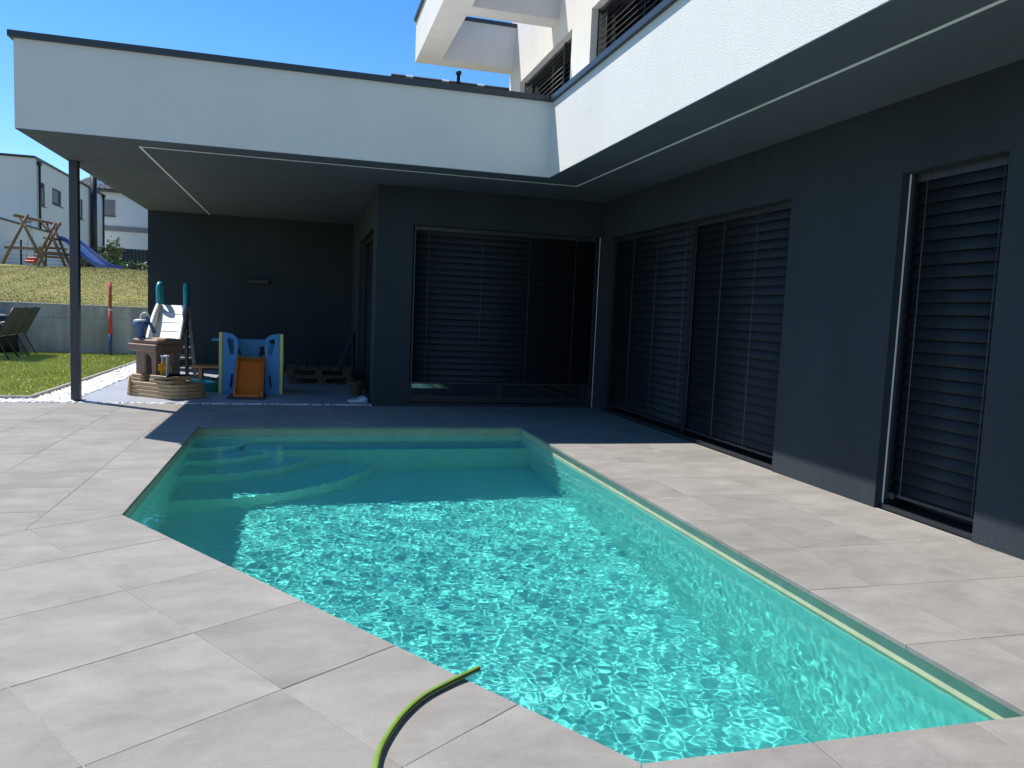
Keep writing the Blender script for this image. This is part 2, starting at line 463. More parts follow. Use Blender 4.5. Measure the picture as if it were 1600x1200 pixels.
stuff(tri_object('grass', V, 'grass'), 'short green mown grass of the lower lawn beside the gravel', 'grass')
V = blades(150000, (-14,-1.5,18.95,33.5), up_z, .026, .008, .9)
stuff(tri_object('grass', V, 'dry_grass'), 'dry yellowish grass on the bank above the concrete wall', 'grass')
# daisies in the lawn
m = MB()
for k in range(46):
    x, y = random.uniform(-7,-3.2), random.uniform(10.4,17)
    r = .012
    m.add([(x+r*math.cos(t), y+r*math.sin(t), .03+.004*math.sin(3*t)) for t in [i*1.0472 for i in range(6)]], [tuple(range(6))])
stuff(m.build('daisy_flowers', 'petal'), 'tiny white daisies scattered over the lower lawn', 'flowers')

# kerb pieces (1 m concrete edging)
def kerb_run(a, b):
    a = Vector(a); b = Vector(b); L = (b-a).length; d = (b-a)/L; n = max(1, round(L/1.0))
    nn = Vector((-d.y, d.x))*.025
    for k in range(n):
        p = a+d*(L*k/n+.003); q = a+d*(L*(k+1)/n-.003); z = .045+random.uniform(-.003,.003)
        m = MB(); rings = []
        for w, zz in ((1,-.08),(1,z-.008),(.7,z)):
            rings.append([(p.x-nn.x*w,p.y-nn.y*w,zz),(q.x-nn.x*w,q.y-nn.y*w,zz),(q.x+nn.x*w,q.y+nn.y*w,zz),(p.x+nn.x*w,p.y+nn.y*w,zz)])
        m.loft(rings, True, True); m.build('kerb_stone', 'kerb', KERB)
KERB = thing('lawn_kerb', (-3.09,10.16,0), 'low pale concrete kerb edging the lower lawn', 'kerb')
kerb_run((-3.09,10.19), (-3.09,18.6)); kerb_run((-12,10.165), (-3.065,10.165))

# ------------------------------------------------------------------ terrace: base and single tiles
HOLE = offset_poly(POOL, .18)
m = MB(); m.prism([(-7,-9),(RW+.02,-9),(RW+.02,WW+.03),(-7,WW+.03)], -.09, -.0024, [HOLE])
TER = struct(m.build('terrace', 'grout'))
TILE_N = [0]
def add_tile(poly, name, m, parent, z=0.0, joint=.0011):
    p1 = inset(poly, joint)
    if len(p1) < 3 or abs(area(p1)) < .002: return
    p2 = inset(p1, .0018)
    if len(p2) != len(p1): p2 = p1
    dz = random.uniform(-.0007,.0007)
    n = len(p1)
    b = MB(); b.loft([[(p[0],p[1],z-.021) for p in p1], [(p[0],p[1],z-.0016+dz) for p in p1]], True, False)
    c = (sum(p[0] for p in p1)/n, sum(p[1] for p in p1)/n)
    # match the inset ring to the outer ring by nearest vertex
    q = [min(p2, key=lambda t: (t[0]-p[0])**2+(t[1]-p[1])**2) for p in p1]
    b.loft([[(p[0],p[1],z-.0016+dz) for p in p1], [(t[0],t[1],z+dz) for t in q]], False, True)
    b.build(name, m, parent); TILE_N[0] += 1
Ys = [2.41+.609*k for k in range(-9, 13)]; Ys = [y for y in Ys if y < 9.8]+[9.86]
TD = dg.x*A_[0]+dg.y*A_[1]                       # the joint leaving corner A
def rect(x0, x1, y0, y1): return [(x0,y0),(x1,y0),(x1,y1),(x0,y1)]
def side_A(p): return clip(p, (dg.x, dg.y), TD)  # keep the part behind A's joint
bis = Vector((mg.x, mg.y-1)).normalized(); bn = Vector((-bis.y, bis.x))       # mitre line from F
if bn.x < 0: bn = -bn
BD = bn.x*F_[0]+bn.y*F_[1]
def right_F(p): return clip(p, (-bn.x, -bn.y), -BD)
def left_F(p): return clip(p, (bn.x, bn.y), BD)
# left columns
cols = [-1.395-.595*k for k in range(8)][::-1]
for i in range(len(Ys)-1):
    y0, y1 = Ys[i], Ys[i+1]
    for j in range(len(cols)-1):
        p = side_A(rect(cols[j], cols[j+1], y0, y1))
        if len(p) >= 3: add_tile(p, 'tile', 'terrace_tile', TER)
    if y0 < 8.08:
        p = side_A(rect(-1.395, A_[0], y0, min(y1, 8.08)))
        if len(p) >= 3: add_tile(p, 'tile', 'terrace_tile', TER)
# far rows
fx = [-1.395,-.865,-.26,.345,.95,1.555,2.16,2.69,3.31,RW]
fy = [8.08]+[y for y in Ys if y > 8.2]
for i in range(len(fy)-1):
    for j in range(len(fx)-1):
        add_tile(rect(fx[j], fx[j+1], fy[i], fy[i+1]), 'tile', 'terrace_tile', TER)
# right columns
rx = [C_[0],2.69,3.31,RW]; ry = [1.866]+[y for y in Ys if 2.0 < y < 8.0]+[8.08]
for i in range(len(ry)-1):
    for j in range(3): add_tile(rect(rx[j], rx[j+1], ry[i], ry[i+1]), 'tile', 'terrace_tile', TER)
# near the camera: square rows right of F
nx_ = [-.3,.3,.9,1.5,2.1,2.69,3.31,RW]; ny_ = [-1.6,-1.0,-.41,.19,.79,1.39,1.866]
for i in range(len(ny_)-1):
    for j in range(len(nx_)-1):
        p = right_F(rect(nx_[j], nx_[j+1], ny_[i], ny_[i+1]))
        if len(p) >= 3: add_tile(p, 'tile', 'terrace_tile', TER)
# slanted rows along A-F
tt = [.6*k for k in range(9)]; mm = [0,.477,1.075,1.675,2.275,2.875]
for i in range(len(tt)-1):
    for j in range(len(mm)-1):
        p = [Vector(A_)+dg*a+mg*b for a, b in ((tt[i],mm[j]),(tt[i+1],mm[j]),(tt[i+1],mm[j+1]),(tt[i],mm[j+1]))]
        p = [(q.x, q.y) for q in p]
        if area(p) < 0: p = p[::-1]
        p = left_F(p)
        if len(p) >= 3: add_tile(p, 'tile', 'terrace_tile', TER)

# covered patio floor
m = MB(); m.prism([(-2.62,9.96),(XC,9.96),(XC,YB),(-2.62,YB)], -.09, -.003); PAT = struct(m.build('covered_patio', 'grout'))
for i in range(9):
    for j in range(6):
        x0 = -2.62+.6*j; x1 = min(x0+.6, XC); y0 = 9.96+.6*i; y1 = min(y0+.6, YB)
        if y0 < YB: add_tile(rect(x0, x1, y0, y1), 'tile', 'patio_tile', PAT, z=.002)

# white pebbles
ICO = bmesh.new(); bmesh.ops.create_icosphere(ICO, subdivisions=1, radius=1.0)
IV = np.array([v.co[:] for v in ICO.verts]); IFc = np.array([[v.index for v in f.verts] for f in ICO.faces]); ICO.free()
def pebbles(regions):
    P = []
    for (x0, x1, y0, y1, dens, r, zb) in regions:
        n = int((x1-x0)*(y1-y0)*dens)
        for k in range(n):
            P.append((random.uniform(x0, x1), random.uniform(y0, y1), zb+random.uniform(0, r*.8), r*random.uniform(.6, 1.35)))
    vs = []; fs = []
    for k, (x, y, z, r) in enumerate(P):
        s = np.array([random.uniform(.7,1.3), random.uniform(.7,1.3), random.uniform(.5,.8)])*r
        a = random.uniform(0, 6.28); c, sn = math.cos(a), math.sin(a)
        q = IV*s*(1+RNG.uniform(-.14,.14,(12,1)))
        q = np.stack([q[:,0]*c-q[:,1]*sn+x, q[:,0]*sn+q[:,1]*c+y, q[:,2]+z], 1)
        vs.append(q); fs.append(IFc+12*k)
    V = np.concatenate(vs); Fa = np.concatenate(fs)
    return V[Fa].reshape(-1, 3)
m = MB()
m.prism([(-12,9.86),(-2.62,9.86),(-2.62,YB),(-2.70,YB),(-2.70,18.6),(-3.065,18.6),(-3.065,10.14),(-12,10.14)], -.09, -.02)
m.prism([(-2.60,9.88),(XC,9.88),(XC,9.95),(-2.60,9.95)], -.09, -.02)
struct(m.build('gravel_bed', 'gravel_bed'))
V = pebbles([(-3.06,-2.63,10.0,14.0,1500,.019,-.006), (-3.06,-2.72,14.0,18.5,900,.024,-.006), (-7,-2.6,9.875,10.13,1500,.019,-.006), (-2.6,XC,9.885,9.945,1700,.014,-.008)])
o = tri_object('gravel', V, 'gravel'); stuff(o, 'white pebbles in the strip between lawn and patio', 'gravel')
o.data.polygons.foreach_set('use_smooth', [True]*len(o.data.polygons))

# ------------------------------------------------------------------ pool
POOLT = thing('swimming_pool', (.7,5.0,FLOOR_Z), 'turquoise in-ground swimming pool with slanted side and pale liner', 'pool')
LIN = offset_poly(POOL, .028); OUT = offset_poly(POOL, .16)
for i in range(5):
    j = (i+1) % 5
    m = MB(); m.prism([LIN[i], LIN[j], OUT[j], OUT[i]][::-1], FLOOR_Z-.1, -.135)
    w = m.build('liner_wall', 'liner', POOLT); w.cycles.is_caustics_receiver = True
for i in range(5):
    j = (i+1) % 5
    m = MB(); m.prism([LIN[i], LIN[j], OUT[j], OUT[i]][::-1], -.134, -.0245); w = m.build('rim_strip', 'rim', POOLT); w.cycles.is_caustics_receiver = True
m = MB(); m.prism(LIN, FLOOR_Z-.1, FLOOR_Z); w = m.build('pool_floor', 'liner', POOLT); w.cycles.is_caustics_receiver = True
bx, by = LIN[3]                                              # far left corner
for k, (c, z) in enumerate(((.44,-.34),(.74,-.60),(1.05,-.87),(1.58,-1.14))):
    zb = (-.60,-.87,-1.14,FLOOR_Z)[k]
    # rounded corner steps
    pts = [(bx,by)]+[(bx+c*1.12*math.sin(t), by-c*math.cos(t)) for t in [math.pi/2*i/10 for i in range(11)]]
    m = MB(); m.prism(pts, zb-.001, z); w = m.build('step', 'liner', POOLT); w.cycles.is_caustics_receiver = True
m = MB(); m.prism([(bx+.47,by-.36),(LIN[2][0],by-.36),(LIN[2][0],by),(bx+.47,by)], FLOOR_Z, -.5); w = m.build('bench', 'liner', POOLT); w.cycles.is_caustics_receiver = True

# water surface: sum of many small waves, livelier where the hose runs in
gx0, gx1, gy0, gy1 = -1.06, 2.42, 1.79, 8.16; st = .0085
gx = np.arange(gx0, gx1, st); gy = np.arange(gy0, gy1, st)
X, Y = np.meshgrid(gx, gy)
Z = np.zeros_like(X)
NW = 110; slope2 = 0.0; comps = []
for k in range(NW):
    lam = math.exp(random.uniform(math.log(.040), math.log(.38))); th = random.uniform(0, 2*math.pi); kk = 2*math.pi/lam
    sl = math.exp(-(math.log(lam/.064)/.5)**2)+.30*math.exp(-(math.log(lam/.28)/.4)**2)*random.uniform(.5, 1)
    comps.append((kk, th, sl)); slope2 += sl*sl/2
SLOPE = .0275
for kk, th, sl in comps:
    Z += SLOPE/math.sqrt(slope2)*sl/kk*np.sin(kk*(X*math.cos(th)+Y*math.sin(th))+random.uniform(0, 6.28)+.5*np.sin(1.7*X+2.3*Y*math.cos(th)))
calm = np.clip((Y-5.6)/2.0, 0, 1); Z *= 1-.2*calm
rr = np.hypot(X-.62, Y-2.55)
Z += .0007*np.sin(rr*2*math.pi/.085)*np.exp(-rr/.55)
Z += WATER_Z
ny, nx = X.shape
idx = np.arange(nx*ny).reshape(ny, nx)
quads = np.stack([idx[:-1,:-1], idx[:-1,1:], idx[1:,1:], idx[1:,:-1]], -1).reshape(-1, 4)
cxm = X[:-1,:-1]+st/2; cym = Y[:-1,:-1]+st/2
CL = offset_poly(POOL, .07); keep = np.ones(cxm.shape, bool)
for i in range(5):
    a = CL[i]; b = CL[(i+1) % 5]
    keep &= ((b[0]-a[0])*(cym-a[1])-(b[1]-a[1])*(cxm-a[0])) > 0
quads = quads[keep.ravel()]
me = bpy.data.meshes.new('pool_water'); V = np.stack([X, Y, Z], -1).reshape(-1, 3)
used = np.zeros(len(V), bool); used[quads.ravel()] = True; remap = np.cumsum(used)-1; V = V[used]; quads = remap[quads]
me.vertices.add(len(V)); me.vertices.foreach_set('co', V.astype(np.float32).ravel())
me.loops.add(len(quads)*4); me.loops.foreach_set('vertex_index', quads.astype(np.int32).ravel())
me.polygons.add(len(quads)); me.polygons.foreach_set('loop_start', np.arange(0, len(quads)*4, 4, dtype=np.int32))
me.polygons.foreach_set('use_smooth', np.ones(len(quads), bool)); me.update(calc_edges=True)
me.materials.append(MATS['pool_water'])
wat = bpy.data.objects.new('pool_water', me); COL.objects.link(wat); struct(wat)
wat.cycles.is_caustics_caster = True

# ------------------------------------------------------------------ house
HOUSE = thing('house', (RW,WW,0), 'modern house with white parapets over dark plaster walls and closed blinds', 'house')
DT = 2.30                                                     # head of the openings
# right wall with door and window openings
m = MB(); m.box(RW,RW+.35,-3,3.595,-.09,SO); m.build('wall', 'dark_plaster', HOUSE)
m = MB(); m.box(RW,RW+.35,3.595,4.413,DT,SO); m.build('wall', 'dark_plaster', HOUSE)
m = MB(); m.box(RW,RW+.35,4.413,5.637,-.09,SO); m.build('wall', 'dark_plaster', HOUSE)
m = MB(); m.box(RW,RW+.35,5.637,9.60,DT,SO); m.build('wall', 'dark_plaster', HOUSE)
m = MB(); m.box(RW,RW+.35,9.60,WW+.35,-.09,SO); m.build('wall', 'dark_plaster', HOUSE)
# window wall
m = MB(); m.box(XC,1.335,WW,WW+.35,-.09,SO); m.build('wall', 'dark_plaster', HOUSE)
m = MB(); m.box(1.335,RW,WW,WW+.35,2.33,SO); m.build('wall', 'dark_plaster', HOUSE)
# wall beside the covered patio
m = MB(); m.box(XC,XC+.35,WW+.35,10.45,-.09,SO); m.build('wall', 'dark_plaster', HOUSE)
m = MB(); m.box(XC,XC+.35,10.45,12.98,2.32,SO); m.build('wall', 'dark_plaster', HOUSE)
m = MB(); m.box(XC,XC+.35,12.98,YB,-.09,SO); m.build('wall', 'dark_plaster', HOUSE)
m = MB(); m.box(XL,XC+.35,YB,YB+.35,-.09,SO); m.build('wall', 'dark_plaster', HOUSE)
# hidden back, side and floor of the house
m = MB(); m.box(XC+.35,9.0,YB+.01,YB+.35,-.09,SO-.005); m.build('wall', 'dark_plaster', HOUSE)
m = MB(); m.box(9.002,9.3,-3,YB+.40,-.09,7.0); m.build('wall', 'upper_plaster', HOUSE)
m = MB(); m.box(RW+.352,9.0,-3,-2.7,-.09,6.8); m.build('wall', 'upper_plaster', HOUSE)
m = MB(); m.box(RW+.602,9.0,-2.698,YB+.005,2.83,3.25); m.build('floor_slab', 'soffit_plaster', HOUSE)
m = MB(); m.prism([(RW+.36,-2.69),(8.99,-2.69),(8.99,YB-.01),(XC+.36,YB-.01),(XC+.36,WW+.36),(RW+.36,WW+.36)], -.09, -.004); m.build('indoor_floor', 'dark_plaster', HOUSE)
m = MB(); m.prism([(RW+.01,-3),(9.3,-3),(9.3,YB+.40),(XC,YB+.40),(XC,WW+.04),(RW+.01,WW+.04)], -.40, -.095); m.build('foundation', 'concrete', HOUSE)
m = MB(); m.box(XC+.002,XC+.26,10.452,12.978,-.05,.05); m.build('threshold', 'frame', HOUSE)
# soffit and parapets
m = MB(); m.prism([(XL+.002,YF+.002),(XR+.002,YF+.002),(XR+.002,-3),(RW+.6,-3),(RW+.6,YB+.33),(XL+.002,YB+.33)], SO-.003, SO+.003); m.build('soffit', 'soffit_plaster', HOUSE)
m = MB(); m.box(XL,XR,YF,YF+.22,SO+.003,FT); m.build('fascia', 'white_plaster', HOUSE)
m = MB(); m.box(XR,XR+.22,-3,YF+.22,SO+.003,FT); m.build('fascia', 'white_plaster', HOUSE)
m = MB(); m.box(XL,XL+.22,YF+.22,YB+.35,SO+.003,FT); m.build('fascia', 'white_plaster', HOUSE)
m = MB(); m.box(XL+.22,RW+.35,YB+.13,YB+.35,SO+.003,FT); m.build('fascia', 'white_plaster', HOUSE)
m = MB(); m.prism([(XL+.22,YF+.22),(XR+.22,YF+.22),(XR+.22,-3),(RW+.6,-3),(RW+.6,YB+.13),(XL+.22,YB+.13)], 3.30, 3.42); m.build('roof', 'roof_gravel', HOUSE)
cw = .04
def coping(poly): 
    mb = MB(); mb.prism(poly, FT+.002, FT+.058); mb.build('coping', 'coping_metal', HOUSE)
coping([(XL-cw,YF-cw),(XR-cw,YF-cw),(XR+.0,YF+.26),(XL-cw,YF+.26)])
coping([(XR-cw,-3),(XR+.26,-3),(XR+.26,YF+.26),(XR+.002,YF+.26),(XR-cw+.002,YF-cw)])
coping([(XL-cw,YF+.262),(XL+.26,YF+.262),(XL+.26,YB+.39),(XL-cw,YB+.39)])
coping([(XL+.262,YB+.09),(RW+.3,YB+.09),(RW+.3,YB+.39),(XL+.262,YB+.39)])
# white strip let into the soffit
lz0, lz1, lw = SO-.0075, SO-.0035, .012
m = MB(); m.box(-1.65-lw,-1.65+lw,8.80-lw,YB,lz0,lz1); m.build('light_strip', 'led_strip', HOUSE)
m = MB(); m.box(-1.65+lw,3.12+lw,8.80-lw,8.80+lw,lz0,lz1); m.build('light_strip', 'led_strip', HOUSE)
m = MB(); m.box(3.12-lw,3.12+lw,-3,8.80-lw,lz0,lz1); m.build('light_strip', 'led_strip', HOUSE)
# post
m = MB(); m.box(-2.64,-2.545,10.05,10.145,-.02,SO-.003,.004); p = m.build('post', 'post_metal', HOUSE)
m = MB(); m.box(-2.68,-2.505,10.01,10.185,-.02,.006); m.build('base_plate', 'post_metal', p)
# wall lamp in the covered patio
m = MB(); m.box(-.98,-.62,YB-.10,YB,1.60,1.68,.008); m.build('wall_lamp', 'lamp_body', HOUSE)

def slat_mesh(w, tilt):
    """curved slat, width w along +x, centred in depth; outside is -y"""
    n = 6; top = []; bot = []
    for k in range(n+1):
        s = (k/n-.5)*.090; bulge = .007*(1-(2*k/n-1)**2)
        a, b = s, bulge
        y = a*math.cos(tilt)-b*math.sin(tilt); z = a*math.sin(tilt)+b*math.cos(tilt)
        nxv = (-math.sin(tilt), math.cos(tilt))
        top.append((y+nxv[0]*.0012, z+nxv[1]*.0012)); bot.append((y-nxv[0]*.0012, z-nxv[1]*.0012))
    prof = top+bot[::-1]
    m = MB(); m.loft([[(x, y, z) for y, z in prof] for x in (.004, w-.004)][::-1], True, True, smooth=True)
    return m
def blind(p0, ang, w, z0, z1, cords, pitch=.0825, tilt=math.radians(77), skip_left=False, name='blind', jit=0.0):
    """p0 = left end seen from outside, ang = rotation about z of the local frame (x along, -y outward)"""
    R = Matrix.Rotation(ang, 3, 'Z'); P = Vector((p0[0], p0[1], 0))
    tf = lambda q: R @ q + P
    m = MB(); m.box(0,w,-.035,.035,z1-.055,z1-.002); m.xf(tf)
    b = m.build(name, 'rail', HOUSE)
    m = MB(); m.box(0.004,w-.004,-.03,.03,z0,z0+.03,.006); m.xf(tf); m.build('bottom_rail', 'rail', b)
    sm = slat_mesh(w, tilt); sm.xf(tf)
    og = org_of(HOUSE)
    me = None; z = z0+.075; k = 0
    zs = []
    while z < z1-.052: zs.append(z); z += pitch
    first = None
    for z in zs:
        if first is None:
            o = sm.build('slat', 'slat', b); first = o.data
        else:
            o = bpy.data.objects.new('slat', first); COL.objects.link(o); o.parent = b
        o.location.z = z+random.uniform(-jit, jit)
    for x in (.0, w):
        m = MB(); s = 1 if x == 0 else -1
        m.box(min(x, x+s*.018), max(x, x+s*.018), -.058,-.04, z0-.02, z1-.003); m.xf(tf); m.build('guide_rail', 'rail', b)
    for c in cords:
        m = MB(); m.tube([tf(Vector((c*w,-.049,z0+.02))), tf(Vector((c*w,-.049,z1-.01)))], .0028, 5); m.build('cord', 'cord', b)
    return b
def window(p0, ang, w, z0, z1, mull=(), fr=.06, d=.03):
    R = Matrix.Rotation(ang, 3, 'Z'); P = Vector((p0[0], p0[1], 0)); tf = lambda q: R @ q + P
    m = MB()
    m.box(0,fr,-d,d,z0,z1); m.box(w-fr,w,-d,d,z0,z1); m.box(fr,w-fr,-d,d,z0,z0+fr*1.6); m.box(fr,w-fr,-d,d,z1-fr,z1)
    for c in mull: m.box(c*w-fr*.5,c*w+fr*.5,-d+.002,d-.002,z0+fr*1.6,z1-fr)
    m.xf(tf); o = m.build('window', 'frame', HOUSE)
    edges = [fr]+[e for c in mull for e in (c*w-fr*.5, c*w+fr*.5)]+[w-fr]
    for k in range(0, len(edges), 2):
        m = MB(); m.box(edges[k],edges[k+1],-.008,.008,z0+fr*1.6,z1-fr); m.xf(tf); m.build('pane', 'pane', o)
    return o
NY = -math.pi/2     # local x runs towards -y, outside is -x
# pool window (faces the camera)
window((1.335,WW+.28), 0, RW-1.335, 0.0, 2.33, (.5,), .07)
blind((1.36,WW+.12), 0, RW-1.36-.03, .285, 2.33, (.075,.36,.62,.88), jit=.0008)
m = MB(); m.box(RW-.008,RW-.002,WW+.02,WW+.028,0,2.33); m.build('trim_strip', 'trim_white', HOUSE)
m = MB(); m.box(1.335,RW,WW+.06,WW+.25,-.05,.03); m.build('threshold', 'frame', HOUSE)
# large sliding door on the right wall, two blinds
window((RW+.28,9.60), NY, 9.60-5.637, 0.0, DT, (.5,), .07)
blind((RW+.13,9.585), NY, 2.16, .075, DT, (.30,.60,.93), jit=.0008)
blind((RW+.13,7.41), NY, 1.75, .075, DT, (.03,.34,.67), jit=.0008)
m = MB(); m.box(RW+.04,RW+.26,5.637,9.60,-.05,.035); m.build('threshold', 'frame', HOUSE)
# narrow door
window((RW+.28,4.413), NY, .818, 0.0, DT, (), .06)
blind((RW+.13,4.40), NY, .79, .085, DT, (.16,.90), tilt=math.radians(74), jit=.001)
m = MB(); m.box(RW+.060,RW+.067,4.402,4.411,.0,DT); m.build('trim_strip', 'trim_white', HOUSE)
m = MB(); m.box(RW+.04,RW+.26,3.597,4.411,-.05,.03); m.build('threshold', 'frame', HOUSE)
m = MB(); m.box(RW+.075,RW+.115,4.33,4.40,.07,.12,.008); m.build('blind_bracket', 'rail', HOUSE)
# patio side window
window((XC+.28,12.98), NY, 2.53, 0.0, 2.32, (.5,), .07)
blind((XC+.12,12.96), NY, 2.49, .06, 2.32, (.1,.5,.9), jit=.0008)
# upper storey
XU = 3.90
m = MB()
UZ = 5.64
for (y0, y1, z0, z1) in ((-3,7.5,3.42,7.0),(7.5,10.72,UZ,7.0),(7.5,10.72,3.42,4.30),(10.72,11.55,3.42,7.0),(11.55,14.5,UZ,7.0),(11.55,14.5,3.42,4.30),(14.5,15.30,3.42,7.0)):
    m = MB(); m.box(XU,XU+.35,y0,y1,z0,z1); m.build('wall', 'upper_plaster', HOUSE)
m = MB(); m.box(XU+.35,9.0,14.95,15.30,SO,7.0); m.build('wall', 'upper_plaster', HOUSE)
m = MB(); m.box(XU+.35,9.0,-3,14.95,6.85,7.0); m.build('roof', 'roof_gravel', HOUSE)
window((XU+.27,14.5), NY, 2.95, 4.30, UZ, (.79,), .06)
blind((XU+.15,14.48), NY, 2.30, 4.35, UZ, (.2,.75), tilt=math.radians(48))
blind((XU+.15,12.16), NY, .59, 4.35, UZ, (.5,), tilt=math.radians(48))
window((XU+.27,10.72), NY, 3.22, 4.30, UZ, (.5,), .06)
blind((XU+.15,10.70), NY, 3.18, 4.35, UZ, (.1,.5,.9), tilt=math.radians(48))
for (y0, y1) in ((7.5,10.72),(11.55,14.5)):
    m = MB(); m.box(XU-.02,XU+.2,y0,y1,4.28,4.302); m.build('window_sill', 'coping_metal', HOUSE)
# projecting frame of beams at roof level
BZ0, BZ1 = 6.01, 6.78
for (x0, x1, y0, y1) in ((2.0,2.46,9.3,15.30),(2.46,XU,14.92,15.30),(2.46,XU,12.24,12.62),(2.46,XU,9.3,9.7)):
    m = MB(); m.box(x0,x1,y0,y1,BZ0,BZ1); m.build('roof_beam', 'upper_plaster', HOUSE)
    m = MB(); m.box(x0-.045 if x0 < 2.2 else x0+.047,x1+.045 if x0 < 2.2 else x1-.002,y0-.045,y1+.045,BZ1+.002,BZ1+.06); m.build('coping', 'coping_metal', HOUSE)

# ------------------------------------------------------------------ hose
hp = [(.16,1.60),(.185,1.82),(.208,1.97),(.236,2.074),(.303,2.211),(.387,2.322),(.485,2.399),(.565,2.448),(.605,2.472)]
hz = [.011,.011,.011,.011,.011,.0112,.012,.016,.018]
def smooth(pts, n=6):
    out = []
    P = [Vector(p) for p in pts]
    for i in range(len(P)-1):
        a = P[max(i-1,0)]; b = P[i]; c = P[i+1]; d = P[min(i+2,len(P)-1)]
        for k in range(n):
            t = k/n
            out.append(.5*((2*b)+(c-a)*t+(2*a-5*b+4*c-d)*t*t+(-a+3*b-3*c+d)*t**3))
    out.append(P[-1]); return out
hpath = smooth([(x,y,z) for (x,y), z in zip(hp, hz)])
HOSE = thing('garden_hose', (.2,1.9,0), 'green garden hose lying on the tiles with its end over the pool', 'hose')
m = MB(); m.tube(hpath, .0105, 14); ho = m.build('hose_tube', 'hose', HOSE)
m = MB()
side = []
for i, p in enumerate(hpath):
    d = (hpath[min(i+1,len(hpath)-1)]-hpath[max(i-1,0)]).normalized(); s = Vector((d.y,-d.x,0)).normalized()
    side.append(p+s*.0062+Vector((0,0,.0035)))
m.tube(side, .0048, 8); m.build('stripe', 'hose_stripe', HOSE)

# ------------------------------------------------------------------ water table toy
def rounded(poly, r, n=5):
    out = []
    N_ = len(poly)
    for i in range(N_):
        p = Vector(poly[i]); a = Vector(poly[i-1]); b = Vector(poly[(i+1) % N_]); rr = r[i] if isinstance(r, (list, tuple)) else r
        if rr <= 0: out.append((p.x,p.y)); continue
        u = (a-p).normalized(); v = (b-p).normalized(); 
        q0 = p+u*rr; q1 = p+v*rr
        for k in range(n+1):
            t = k/n; c = q0*(1-t)**2+p*2*t*(1-t)+q1*t*t; out.append((c.x,c.y))
    return out
WT0 = Vector((-2.19,10.74,0)); wa = math.atan2(-.653,.757)
WT = thing('water_table', WT0, 'tan and brown plastic sand and water table with plank moulding on the patio', 'toy', local=True)
WT.rotation_euler.z = wa
hull = rounded([(0,0),(.88,0),(.88,.60),(0,.60)], [.05,.30,.22,.05])
for k in range(4):
    z0 = .002+.047*k; z1 = z0+.047
    o1 = offset_poly(hull, -.004*k); 
    m = MB(); rings = [[(x,y,z0) for x,y in offset_poly(o1,-.008)], [(x,y,z0+.006) for x,y in o1], [(x,y,z1-.006) for x,y in o1], [(x,y,z1-.001) for x,y in offset_poly(o1,-.008)]]
    m.loft(rings, True, True); m.build('hull_plank', 'tan_plastic', WT)
dk = rounded([(.40,.02),(.80,.02),(.80,.30),(.40,.30)], [.03,.20,.10,.03])
for k in range(2):
    z0 = .19+.05*k; m = MB(); o1 = offset_poly(dk, -.006*k)
    m.loft([[(x,y,z0) for x,y in offset_poly(o1,-.008)], [(x,y,z0+.006) for x,y in o1], [(x,y,z0+.044) for x,y in o1], [(x,y,z0+.049) for x,y in offset_poly(o1,-.008)]], True, True)
    m.build('deck_plank', 'tan_plastic', WT)
st_ = rounded([(.04,.03),(.26,.03),(.26,.45),(.04,.45)], .05)
for k in range(2):
    z0 = .19+.045*k; m = MB(); o1 = offset_poly(st_, -.005*k)
    m.loft([[(x,y,z0) for x,y in offset_poly(o1,-.006)], [(x,y,z0+.006) for x,y in o1], [(x,y,z0+.040) for x,y in o1], [(x,y,z0+.044) for x,y in offset_poly(o1,-.006)]], True, True)
    m.build('stern_plank', 'tan_plastic', WT)
# stern post
m = MB(); m.tube([(.09,-.004,.01),(.09,-.004,.26)], .016, 8); m.build('corner_rib', 'tan_plastic', WT)
# upper tray on legs
m = MB(); m.box(.06,.24,.10,.22,.27,.60,.015); m.build('leg', 'brown_plastic', WT)
m = MB(); m.slab([(.40,.26),(.47,.26),(.47,.60),(.27,.60),(.27,.545),(.345,.535),(.385,.49)], .075, (), 'y', .10); m.build('leg', 'brown_plastic', WT)
m = MB(); m.box(.07,.45,.36,.46,.26,.60,.01); m.build('leg', 'brown_plastic', WT)
m = MB(); m.box(.02,.48,.06,.50,.57,.665,.015); m.box(-.015,.50,.04,.16,.585,.67,.01); m.build('tray', 'brown_plastic', WT)
m = MB(); m.box(.03,.49,.075,.52,.665,.735,.02); m.build('tray_rim', 'brown_plastic', WT)
m = MB(); m.box(.10,.42,.14,.44,.725,.742,.01); m.build('tray_liner', 'tan_plastic', WT)
m = MB(); m.box(.30,.42,.28,.50,.19,.40,.01); m.build('basin', 'pale_teal', WT)
# paddle wheel with frame
m = MB(); m.box(.535,.548,.10,.13,.285,.52); m.box(.615,.628,.10,.13,.285,.52); m.box(.52,.64,.09,.14,.52,.545,.005); m.build('wheel_frame', 'grey_plastic', WT)
m = MB(); 
for k in range(8):
    t = k*math.pi/4+.2; c = Vector((.582,.115,.385)); d = Vector((0.25*math.cos(t), math.cos(t), math.sin(t))).normalized()
    m.bar(c-d*.005, c+d*.085, .045, .010, (1,0,0))
m.tube([(.552,.115,.385),(.612,.115,.385)], .02, 10); m.build('paddle_wheel', 'yellow', WT)

